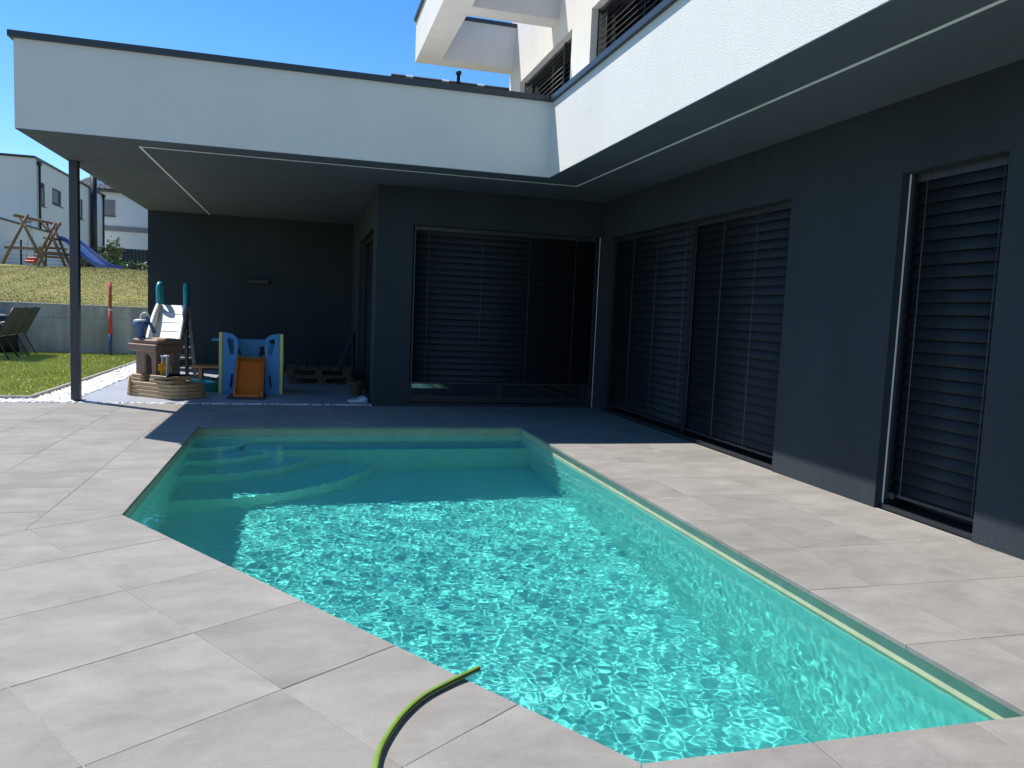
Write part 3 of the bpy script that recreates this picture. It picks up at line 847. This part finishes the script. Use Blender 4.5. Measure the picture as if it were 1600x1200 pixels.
# blue watering can on the tray
wl = Matrix.Rotation(wa, 3, 'Z') @ Vector((.085,.16,0)) + WT0
WC = thing('watering_can', (wl.x,wl.y,.743), 'dark blue toy watering can standing on the brown tray', 'watering can', local=True)
m = MB(); m.lathe([(.058,0),(.062,.01),(.070,.12),(.088,.135),(.092,.20),(.086,.205)]); m.build('can_body', 'blue_plastic', WC)
m = MB(); m.lathe([(.085,.203),(.086,.222),(.05,.235)]); m.build('can_lid', 'grey_plastic', WC)
m = MB(); m.tube(smooth([(.0,.01,.23),(.01,.0,.29),(.06,0,.315),(.10,0,.27),(.10,0,.20)], 4), .014, 8); m.build('handle', 'grey_plastic', WC)
m = MB(); m.tube([(.07,-.01,.27),(.12,-.02,.17),(.175,-.03,.06)], [.018,.02,.026], 8); m.build('spout', 'blue_plastic', WC)

# ------------------------------------------------------------------ toddler slide
SL0 = Vector((-2.03,13.40,0))
SLD = thing('toddler_slide', SL0, 'white toddler slide with teal grab handles behind the water table', 'toy slide', local=True)
def chute_path(t):   # t 0 top .. 1 bottom ; local y towards -y
    y = -1.15*t; z = 1.16-.86*(t**.92)+.06*math.sin(math.pi*t)*.6
    return y, z
ts = [i/12 for i in range(13)]
m = MB()
rings = []
for t in ts:
    y, z = chute_path(t); w = .165+.02*t
    rings.append([(-w,y,z),(w,y,z),(w,y,z-.03),(-w,y,z-.03)])
m.loft(rings, True, True, smooth=False); m.build('chute', 'white_plastic', SLD)
for k in range(1, 6):
    t = k/6.3; y, z = chute_path(t); m = MB(); m.box(-.155,.155,y-.012,y+.012,z-.008,z+.006,.004); m.build('chute_ridge', 'white_plastic', SLD)
for s in (-1, 1):
    m = MB(); rings = []
    for t in ts:
        y, z = chute_path(t); w = .165+.02*t; hgt = .13*math.sin(math.pi*min(1,max(.08,(t+.10))*.8))+.05
        c = [(-.002,-.04),(.055,-.06),(.075,-.02),(.072,hgt-.03),(.045,hgt),(.012,hgt-.02)]
        rings.append([(s*(w+a), y, z+b) for a, b in (c if s > 0 else c[::-1])])
    m.loft(rings, True, True, smooth=True); m.build('side_wall', 'grey_plastic', SLD)
    # handle hoop
    m = MB(); hx = s*.20
    m.tube(smooth([(hx,-.06,1.16),(hx,-.07,1.32),(hx,-.05,1.44),(hx,.02,1.49),(hx,.09,1.44),(hx,.11,1.32),(hx,.12,1.16)], 5), .042, 10); m.build('grab_handle', 'teal', SLD)
m = MB(); m.box(-.17,.17,-.01,.20,1.10,1.14,.01); m.build('platform', 'grey_plastic', SLD)
# side panels under the chute and the ladder behind
for s in (-1, 1):
    m = MB(); x = s*.20
    poly = [(.22,0),(.10,1.13),(-.02,1.13),(-.70,.56),(-.62,.50),(-.10,.82),(.06,.02)]
    m.slab(poly, x-.02, (), 'x', .04); m.build('side_panel', 'dark_plastic', SLD)
    m = MB(); m.bar((s*.21,.18,1.12),(s*.27,.52,.0),.05,.06); m.build('ladder_rail', 'ladder_grey', SLD)
for k in range(6):
    z = .10+.18*k; y = .18+.34*(1-z/1.12)
    m = MB(); m.box(-.22,.22,y-.06,y+.05,z-.02,z+.015,.006); m.build('ladder_step', 'ladder_grey', SLD)
for k in range(5):
    z = .14+.19*k
    m = MB(); m.box(.10,.235,.10+.30*(1-z/1.1)-.1,.10+.30*(1-z/1.1)+.02,z,z+.022,.004); m.build('side_rung', 'ladder_grey', SLD)
# teal paddling tray on the floor
m = MB(); pl = rounded([(-1.62,11.15),(-1.28,11.15),(-1.12,11.32),(-1.30,11.62),(-1.62,11.62)], .08)
m.loft([[(x,y,.003) for x,y in pl],[(x,y,.10) for x,y in offset_poly(pl,.02)],[(x,y,.13) for x,y in offset_poly(pl,.02)],[(x,y,.13) for x,y in offset_poly(pl,-.03)],[(x,y,.05) for x,y in offset_poly(pl,-.05)]], True, True)
tag(m.build('sand_tray', 'teal', None), 'teal plastic tray on the patio floor behind the water table', 'tray')

# ------------------------------------------------------------------ climber cube with orange slide
CL0 = Vector((-.68,11.1,0))
CUB = thing('climbing_cube', CL0, 'blue and yellow toy climbing cube with short orange slide', 'climbing toy')
def front_panel(s):
    # outline in x,z
    xo, xi = -.68+s*.37, -.68+s*.185
    P = [(xo,.0),(xi,.0),(xi,.50),(xi+s*-.012,.62),(xi+s*-.005,.76),(xi+s*.06,.815),(xo,.84)]
    H1 = [(xi+s*.035,.56),(xi+s*.045,.74),(xi+s*.11,.765),(xi+s*.125,.72),(xi+s*.09,.55),(xi+s*.06,.53)]
    H2 = [(xi+s*.06,.08),(xi+s*.09,.09),(xi+s*.07,.27),(xi+s*.045,.26)]
    return P, [H1, H2]
for s in (-1, 1):
    P, H = front_panel(s); m = MB(); m.slab(P, 11.06, H, 'y', .045); m.build('front_panel', 'panel_blue', CUB)
    x0 = -.68+s*.375; a, b = (x0-.042, x0) if s < 0 else (x0, x0+.042)
    m = MB(); P = [(11.05,.0),(11.72,.0),(11.72,.70),(11.62,.80),(11.05,.835)]
    H = [[(11.22,.45),(11.30,.62),(11.50,.62),(11.56,.45),(11.50,.32),(11.30,.32)]]
    m.slab(P, a, H, 'x', b-a); m.build('side_panel', 'panel_yellow', CUB)
m = MB(); m.slab([(-1.03,.0),(-.33,.0),(-.33,.45),(-.42,.66),(-.55,.72),(-.80,.72),(-1.03,.72)], 11.73, [[(-.93,.50),(-.93,.64),(-.84,.50)],[(-.62,.47),(-.60,.62),(-.50,.62),(-.47,.50)],[(-.78,.06),(-.78,.34),(-.58,.34),(-.58,.06)]], 'y', .04); m.build('back_panel', 'panel_blue', CUB)
m = MB(); m.box(-1.03,-.33,11.108,11.728,.43,.47); m.build('platform', 'panel_yellow', CUB)
m = MB(); m.box(-1.22,-1.087,11.30,11.60,.70,.735,.01); m.build('ledge', 'panel_blue', CUB)
sp = [(11.10,.49),(10.98,.44),(10.84,.27),(10.72,.12),(10.62,.055),(10.56,.045)]
m = MB()
m.loft([[(-.68-.145-.02*(11.1-y),y,z),(-.68+.145+.01*(11.1-y),y,z),(-.68+.145+.01*(11.1-y),y,z-.025),(-.68-.145-.02*(11.1-y),y,z-.025)] for y, z in sp], True, True); SLP = m.build('slide', 'orange', CUB)
for s in (-1, 1):
    m = MB(); rg = []
    for y, z in sp:
        w = .145+(.02 if s < 0 else .01)*(11.1-y); c = [(0,-.025),(.030,-.035),(.034,.045),(.008,.05)]
        rg.append([(-.68+s*(w+a), y, max(.004, z+b)) for a, b in (c if s > 0 else c[::-1])])
    m.loft(rg, True, True); m.build('slide_wall', 'orange', SLP)
m = MB(); m.box(-.84,-.53,10.55,10.60,.004,.05,.008); m.build('slide_lip', 'orange', SLP)
m = MB(); m.box(-.94,-.46,10.36,10.98,.003,.014,.004); tag(m.build('rubber_mat', 'mat_rubber'), 'thin dark rubber mat under the orange slide', 'mat')

# ------------------------------------------------------------------ wood in the covered patio
m = MB(); 
PB = thing('wooden_bench', (-1.3,12.9,0), 'low orange wooden bench behind the climbing cube', 'bench')
m = MB(); m.box(-1.68,-.66,12.78,13.10,.20,.24,.004); m.build('seat', 'plank_wood', PB)
for x in (-1.58,-.80): m = MB(); m.box(x,x+.06,12.82,13.06,.003,.20); m.build('leg', 'plank_wood', PB)
def pallet(z, dx, lab):
    r = thing('pallet', (.30+dx,12.9,z), lab, 'pallet', 'pallets stacked in the covered patio')
    for k in range(3): m = MB(); m.box(-.20+dx,.80+dx,12.52+.33*k,12.62+.33*k,z,z+.022); m.build('bottom_board', 'pallet_wood', r)
    for i in range(3):
        for k in range(3): m = MB(); m.box(-.20+dx+.44*i,-.08+dx+.44*i,12.52+.33*k,12.62+.33*k,z+.022,z+.10); m.build('block', 'pallet_wood', r)
    for k in range(6): m = MB(); m.box(-.20+dx+.172*k,-.06+dx+.172*k,12.50,13.30,z+.10,z+.122); m.build('deck_board', 'pallet_wood', r)
pallet(.003, 0, 'bottom pallet of the dark wooden stack in the covered patio')
pallet(.127, -.05, 'top pallet of the dark wooden stack in the covered patio')
m = MB(); m.loft([[(.52,13.45,.003),(.56,13.45,.003),(.86,13.55,.80),(.82,13.55,.80)],[(.52,13.95,.003),(.56,13.95,.003),(.86,14.0,.80),(.82,14.0,.80)]], True, True)
tag(m.build('leaning_board', 'board_dark'), 'dark blue board leaning on the wall behind the pallets', 'board')
# flower pot and cloth by the corner
m = MB(); m.lathe([(.07,.003),(.075,.02),(.10,.17),(.105,.175),(.105,.20),(.09,.20),(.085,.15)], (.74,11.0)); tag(m.build('flower_pot', 'stem'), 'small dark pot by the patio corner', 'pot')
m = MB(); cl = []
for j in range(7):
    for i in range(9):
        cl.append((.60+.03*i+.01*math.sin(j), 10.18+.04*j, .012+.03*abs(math.sin(i*1.3+j*.8))*math.sin(math.pi*i/8)+.05*math.exp(-((i-7)/2)**2)))
k0 = len(cl); cl += [(x,y,.002) for x,y,z in cl]
fs = [(j*9+i,j*9+i+1,(j+1)*9+i+1,(j+1)*9+i) for j in range(6) for i in range(8)]
fs += [tuple(k0+q for q in reversed(f)) for f in fs]
bd = [i for i in range(9)]+[j*9+8 for j in range(1,7)]+[54+i for i in range(7,-1,-1)]+[j*9 for j in range(5,0,-1)]
fs += [(bd[i],k0+bd[i],k0+bd[(i+1) % len(bd)],bd[(i+1) % len(bd)]) for i in range(len(bd))]
m.add(cl, fs, True); tag(m.build('floor_cloth', 'cloth'), 'crumpled pale cloth on the patio floor by the corner', 'cloth')

# ------------------------------------------------------------------ garden behind: retaining wall, pole, chairs
RWL = thing('retaining_wall', (-6,18.7,0), 'grey streaked concrete retaining wall between the two lawns', 'wall')
for k in range(9):
    x0 = -26+2.7*k; x1 = x0+2.695
    if x0 > 0: break
    m = MB(); m.box(x0,x1,18.62,18.86,-.09,.76); m.build('panel', 'concrete', RWL)
    m = MB(); m.box(x0,x1,18.617,18.86,.764,1.03); m.build('panel', 'concrete', RWL)
m = MB(); m.box(-26,-1.7,18.605,18.87,1.031,1.056); m.build('wall_cap', 'concrete_top', RWL)
POLE = thing('net_pole', (-3.98,18.1,0), 'red and blue net pole standing in the lawn before the wall', 'pole')
for a, b, mm_ in ((0,.46,'pole_blue'),(.46,.98,'pole_red'),(.98,1.56,'pole_red')):
    m = MB(); m.tube([(-3.98,18.1,a),(-3.98,18.1,b)], .036 if a < .9 else .033, 12); m.build('pole_section', mm_, POLE)
m = MB(); m.tube([(-3.98,18.1,.96),(-3.98,18.1,1.0)], .042, 12); m.build('joint_ring', 'grey_plastic', POLE)
m = MB(); m.tube([(-3.95,18.1,1.25),(-2.6,18.12,1.225),(-.6,18.15,1.24)], .009, 6); m.build('net_cord', 'cord_yellow', POLE)['label'] = 'taut yellow cord tied to the red pole'

def make_chair(label):
    t = thing('garden_chair', (0,0,0), label, 'chair', 'garden chairs on the lawn', local=True)
    # faces -x; width along y
    fr = MB()
    back0, back1 = Vector((.22,0,.42)), Vector((.50,0,.97))
    for s in (-.27, .27):
        m = MB(); m.tube([(-.30,s,.0),(-.24,s,.40),(.22,s,.42)], .012, 6); m.build('leg', 'chair_frame', t)
        m = MB(); m.tube([(.42,s,.0),(.22,s,.40)], .012, 6); m.build('leg', 'chair_frame', t)
        m = MB(); m.tube([tuple(back0+Vector((0,s,0))), tuple(back1+Vector((0,s,0)))], .013, 6); m.build('back_post', 'chair_frame', t)
        m = MB(); m.tube(smooth([(-.25,s,.40),(-.24,s,.60),(-.15,s,.65),(.10,s,.64),(.30,s,.60)], 4), .012, 6); m.build('armrest', 'chair_frame', t)
    m = MB(); m.tube([(.50,-.27,.97),(.50,.27,.97)], .013, 6); m.build('top_rail', 'chair_frame', t)
    m = MB(); m.loft([[(-.24,-.26,.405),(.22,-.26,.425),(.22,.26,.425),(-.24,.26,.405)],[(-.24,-.26,.412),(.22,-.26,.432),(.22,.26,.432),(-.24,.26,.412)]], True, True); m.build('seat', 'chair_mesh', t)
    m = MB(); m.loft([[(.225,-.26,.44),(.225,.26,.44),(.495,.26,.965),(.495,-.26,.965)],[(.232,-.26,.437),(.232,.26,.437),(.502,.26,.962),(.502,-.26,.962)]], True, True); m.build('backrest', 'chair_mesh', t)
    return t
ch = make_chair('nearest grey mesh garden chair on the lawn')
for k, (x, y, rz, lab) in enumerate(((-5.66,16.35,.02,None),(-5.70,17.0,-.03,'middle grey mesh garden chair of three on the lawn'),(-5.74,17.62,.05,'farthest grey mesh garden chair, closest to the concrete wall'))):
    o = ch if k == 0 else copy_tree(ch)
    o.location = (x,y,0); o.rotation_euler.z = rz
    if lab: o['label'] = lab
CV = thing('covered_table', (-6.6,18.2,0), 'garden table hidden under a black cover beside the mesh chairs', 'table')
m = MB(); rg = []
for z, e in ((.002,.03),(.30,.015),(.62,0),(.76,-.005),(.80,-.05)):
    base = rounded([(-7.4,17.95),(-5.84,17.95),(-5.84,18.5),(-7.4,18.5)], .12)
    rg.append([(x+.012*math.sin(i*2.1+z*5),y+.012*math.cos(i*1.7),z) for i,(x,y) in enumerate(offset_poly(base, e) if e else base)])
m.loft(rg, True, True, smooth=True); m.build('cover', 'cover', CV)

# ------------------------------------------------------------------ swing set, slide, shrubs, fences
SW = thing('swing_set', (-9.9,33.0,2.27), 'brown wooden swing frame on top of the grassy bank', 'swing set')
def frame(apx, lx, rx_, y, z0, zt):
    ax = apx
    for (xa, s) in ((lx, 1), (rx_, -1)):
        top = Vector((ax+s*.16, y, zt+.25)); m = MB(); m.tube([(xa,y,z0-.05), tuple(top)], .055, 8); m.build('leg', 'timber', SW)
    zz = z0+.62; f = (zz-z0)/(zt-z0)
    m = MB(); m.bar((lx+(ax-lx)*f-.15,y-.06,zz),(rx_+(ax-rx_)*f+.15,y-.06,zz),.05,.10); m.build('cross_brace', 'timber', SW)
frame(-9.903,-10.62,-9.16,32.0,2.27,3.88); frame(-9.66,-10.33,-9.08,34.3,2.27,3.80); frame(-9.72,-10.46,-9.13,35.2,2.27,3.95)
m = MB(); m.tube([(-10.02,31.5,4.02),(-9.68,35.6,4.12)], .06, 8); m.build('top_beam', 'timber', SW)
m = MB(); m.tube([(-9.93,32.1,3.8),(-9.86,32.9,4.0)], .035, 6); m.build('corner_brace', 'timber', SW)
m = MB(); m.tube([(-9.69,34.2,3.7),(-9.76,33.5,4.0)], .035, 6); m.build('corner_brace', 'timber', SW)
for k in range(3): 
    z = 2.75+.36*k; w = .55-.17*k*.9; m = MB(); m.bar((-9.7-w,34.75,z),(-9.7+w,34.75,z),.9,.05); m.build('rung', 'timber', SW)
# red swing seat on ropes
m = MB(); m.box(-10.05,-9.72,32.55,32.85,2.40,2.50,.03); m.box(-10.05,-9.72,32.80,32.87,2.50,2.62,.02); SS = m.build('swing_seat', 'red', SW)
SS['label'] = 'red plastic swing seat'
for x in (-10.03,-9.74): m = MB(); m.tube([(x,32.7,2.48),(-9.88,32.7,4.05)], .008, 5); m.build('rope', 'cord', SS)
GS = thing('garden_slide', (-8.2,33.5,2.27), 'blue plastic wave slide running down from the swing frame', 'slide')
pth = smooth([(-9.30,34.85,3.46),(-8.95,34.5,3.38),(-8.3,33.7,2.95),(-7.7,32.95,2.55),(-7.2,32.35,2.34),(-6.8,31.85,2.30)], 4)
def slide_part(prof, name):
    m = MB(); rg = []
    for i, p in enumerate(pth):
        d = (pth[min(i+1,len(pth)-1)]-pth[max(i-1,0)]).normalized(); sd = Vector((d.y,-d.x,0)).normalized(); up_ = sd.cross(d)
        rg.append([tuple(p+sd*a+up_*b) for a, b in prof])
    m.loft(rg, True, True, smooth=False); m.build(name, 'slide_blue', GS)
slide_part([(-.22,0),(.22,0),(.22,-.03),(-.22,-.03)], 'chute')
slide_part([(.22,-.04),(.27,-.04),(.27,.14),(.22,.14)], 'side_wall'); slide_part([(-.27,-.04),(-.22,-.04),(-.22,.14),(-.27,.14)], 'side_wall')
m = MB(); m.bar((-8.3,33.7,2.2),(-8.3,33.7,2.9),.06,.06); m.build('support', 'timber', GS)

def leaves(pts, size, m):
    vs = []; fs = []
    for (x, y, z) in pts:
        s = size*random.uniform(.6,1.4); a = Vector((random.gauss(0,1),random.gauss(0,1),random.gauss(0,.6))).normalized()
        b = a.cross(Vector((random.gauss(0,1),random.gauss(0,1),random.gauss(0,1)))).normalized(); c = Vector((x,y,z)); k = len(vs)
        vs += [tuple(c-a*s), tuple(c+b*s*.45), tuple(c+a*s), tuple(c-b*s*.45)]; fs.append((k,k+1,k+2,k+3))
    mb = MB(); mb.add(vs, fs); return mb
def shrub(x, y, z, h, w, n, label, m='leaf', name='shrub', size=.06, flowers=0, slim=1.0):
    r = thing(name, (x,y,z), label, 'shrub', 'shrubs on the bank')
    sts = []
    for k in range(7):
        a = random.uniform(0,6.28); rr = w*random.uniform(.15,.8); tip = (x+rr*math.cos(a), y+rr*math.sin(a), z+h*random.uniform(.6,1))
        mb = MB(); mb.tube([(x+.03*math.cos(a),y+.03*math.sin(a),z-.05),((x+tip[0])/2,(y+tip[1])/2,z+(tip[2]-z)*.6),tip], [.016,.011,.005], 5); mb.build('stem', 'stem', r); sts.append(tip)
    pts = []
    for k in range(n):
        t = random.choice(sts); f = random.uniform(.15,1.05)
        pts.append((x+(t[0]-x)*f+random.gauss(0,.12*w), y+(t[1]-y)*f+random.gauss(0,.12*w), max(z+.03, z+(t[2]-z)*f**.8+random.gauss(0,.07*h))))
    leaves(pts, size, m).build('foliage', m, r)
    if flowers: leaves(random.sample(pts, flowers), .05, 'petal').build('blossom', 'petal', r)
shrub(-7.45,34.6,2.27,1.35,.42,520,'tall airy shrub with pale green leaves before the dark fence','leaf_pale', size=.065)
shrub(-6.85,33.0,2.27,.42,.45,420,'low bright green leafy plant at the foot of the blue slide','leaf', size=.07)
shrub(-6.2,33.4,2.27,.40,.35,260,'low green plant with white blossom near the house corner','leaf', size=.06, flowers=60)
shrub(-9.05,35.9,2.27,.62,.35,260,'small pale shrub behind the swing frame','leaf_pale', size=.06, flowers=24)
shrub(-8.3,36.2,2.27,1.0,.40,300,'loose shrub with pale blossom behind the blue slide','leaf_pale', size=.06, flowers=60)
# dark board fence
DF = thing('board_fence', (-7.5,37,2.27), 'dark anthracite board fence behind the shrubs', 'fence')
x = -9.6
while x < -2:
    m = MB(); m.box(x,x+.142,37.0,37.025,2.25,3.38+.004*random.random()); m.build('board', 'fence_dark', DF); x += .15
for z in (2.5,3.2): m = MB(); m.box(-9.6,-2,37.03,37.07,z,z+.08); m.build('rail', 'fence_dark', DF)
# wire mesh fence with posts
MF = thing('mesh_fence', (-12,37,2.27), 'thin wire mesh fence with dark posts behind the swing frame', 'fence')
def fpt(t): return Vector((-13.6+3.9*t, 37.6-.5*t, 2.27))
for k in range(5): p = fpt(k/4); m = MB(); m.bar(tuple(p), tuple(p+Vector((0,0,1.25))), .06, .06); m.build('post', 'fence_dark', MF)
for k in range(7): z = .1+.17*k; m = MB(); m.tube([tuple(fpt(0)+Vector((0,-.04,z))), tuple(fpt(1)+Vector((0,-.04,z)))], .006, 4); m.build('wire', 'rail', MF)

# ------------------------------------------------------------------ neighbouring houses
NH = thing('neighbour_house', (-18,50,2.27), 'white flat-roofed house with black downpipes beyond the swing frame', 'house')
hx = -13.39
m = MB(); m.box(-34,hx,45.0,59.2,2.0,8.15); m.build('wall', 'house_white', NH)
m = MB(); m.box(-34,hx+.08,44.92,59.28,8.152,8.26); m.build('coping', 'pipe', NH)
for (y0, y1, z0, z1) in ((45.95,46.8,5.9,7.10),(47.9,49.9,6.25,7.10),(53.0,54.1,6.0,7.2)):
    m = MB(); m.box(hx-.25,hx+.012,y0-.03,y1+.03,z0-.06,z0); w = m.build('window', 'pipe', NH)
    m = MB(); m.box(hx-.02,hx+.006,y0,y1-.22*(y1-y0),z0,z1); m.build('frame', 'pipe', w)
    m = MB(); m.box(hx+.006,hx+.012,y0+.12,y0+.45*(y1-y0),z0+.1,z1-.1); m.build('pane', 'pane', w)
    m = MB(); m.box(hx-.02,hx+.005,y1-.22*(y1-y0),y1,z0,z1); m.build('reveal', 'house_white', w)
for (y, zt, zb, r) in ((45.5,7.9,4.2,.06),(58.7,8.0,4.6,.06)):
    m = MB(); m.tube([(hx+.1,y,zb),(hx+.1,y,zt)], r, 8); m.box(hx+.02,hx+.2,y-.12,y+.12,zt-.02,zt+.18); m.build('downpipe', 'pipe', NH)
m = MB(); m.tube([(hx+.25,55.5,2.3),(hx+.25,55.5,9.6)], .20, 12); m.build('flue', 'pipe', NH)
# low annex wall in front
AN = thing('annex', (-14,40,2.27), 'low white annex with dark coping line before the neighbour house', 'building')
m = MB(); m.box(-13.3,-12.2,34.5,44.2,2.0,4.28); m.build('wall', 'house_white', AN)
m = MB(); m.box(-13.3,-12.15,34.45,44.25,4.282,4.36); m.build('coping', 'pipe', AN)
# house with tiled roof
TH = thing('tiled_house', (-9,66,2.27), 'white house with grey tiled roof and closed shutter seen under the soffit', 'house')
m = MB(); m.box(-15.6,-2,62,72,2.0,8.8); m.build('wall', 'house_white', TH)
RT = MB(); RT.loft([[(-16.1,61.4,8.78),(-1.4,61.4,8.78),(-1.4,61.4,8.9),(-16.1,61.4,8.9)],[(-16.1,67,10.38),(-1.4,67,10.38),(-1.4,67,10.5),(-16.1,67,10.5)],[(-16.1,72.6,8.78),(-1.4,72.6,8.78),(-1.4,72.6,8.9),(-16.1,72.6,8.9)]], True, True)
roof_o = RT.build('roof', 'roof_tile', TH)
tile_m = None
for r in range(13):
    for c in range(18):
        x0 = -16.1+.36*c; f0 = r/16; y0 = 61.4+5.6*f0; z0 = 8.91+1.60*f0
        if tile_m is None:
            mb = MB(); rg = []
            for yy, zz in ((0,.02),(.37,.105)):
                rg.append([(.33*k/6, yy, zz+.05*math.sin(math.pi*k/6)+.025) for k in range(7)]+[(.33*k/6, yy, zz+.05*math.sin(math.pi*k/6)) for k in range(6,-1,-1)])
            mb.loft(rg[::-1], True, True, smooth=False); to = mb.build('roof_tile', 'roof_tile'); to.parent = roof_o
            tile_m = to.data; to.data.transform(Matrix.Identity(4))
        else:
            to = bpy.data.objects.new('roof_tile', tile_m); COL.objects.link(to); to.parent = roof_o
        to.location = Vector((x0,y0,z0))-org_of(TH)
m = MB(); m.box(-14.9,-14.2,62.9,63.9,9.32,9.66); m.build('skylight', 'skylight', TH)
m = MB(); m.box(-14.0,-13.3,61.93,62,7.15,8.25); w = m.build('window', 'shutter', TH)
m = MB(); m.box(-14.05,-13.25,61.88,62,7.05,7.12); m.build('sill', 'pipe', w)
for k in range(9): m = MB(); m.box(-13.97,-13.33,61.92,61.935,7.18+.117*k,7.18+.117*k+.10); m.build('shutter_slat', 'shutter', w)
m = MB(); m.box(-14.0,-2,61.90,62,6.05,6.40); m.build('balcony_band', 'shutter', TH)
# distant roof above the parapet
FR = thing('distant_house', (9,42,2.27), 'distant house with only its tiled ridge and vent pipe above the parapet', 'house')
m = MB(); m.box(5.0,16,41,50,2.0,11.3); m.build('wall', 'house_white', FR)
m = MB(); m.loft([[(4.6,40.2,11.2),(16.4,40.2,11.2),(16.4,40.2,11.35),(4.6,40.2,11.35)],[(4.6,45.5,14.35),(16.4,45.5,14.35),(16.4,45.5,14.5),(4.6,45.5,14.5)],[(4.6,50.8,11.2),(16.4,50.8,11.2),(16.4,50.8,11.35),(4.6,50.8,11.35)]], True, True)
fr_roof = m.build('roof', 'roof_tile', FR)
for k in range(28):
    x0 = 4.6+.42*k
    m = MB(); rg = [[(x, 45.5+.17*math.cos(t), 14.52+.14*math.sin(t)) for t in [math.pi*i/6 for i in range(7)]] for x in (x0, x0+.40)]
    m.loft(rg, True, True, smooth=False); m.build('ridge_tile', 'house_white' if k % 5 == 2 else 'roof_tile', fr_roof)
m = MB(); m.lathe([(.10,14.4),(.10,14.95),(.17,14.96),(.17,15.12),(.12,15.16)], (8.45,45.2), 10); m.build('vent_pipe', 'pipe', fr_roof)
print('tiles', TILE_N[0])
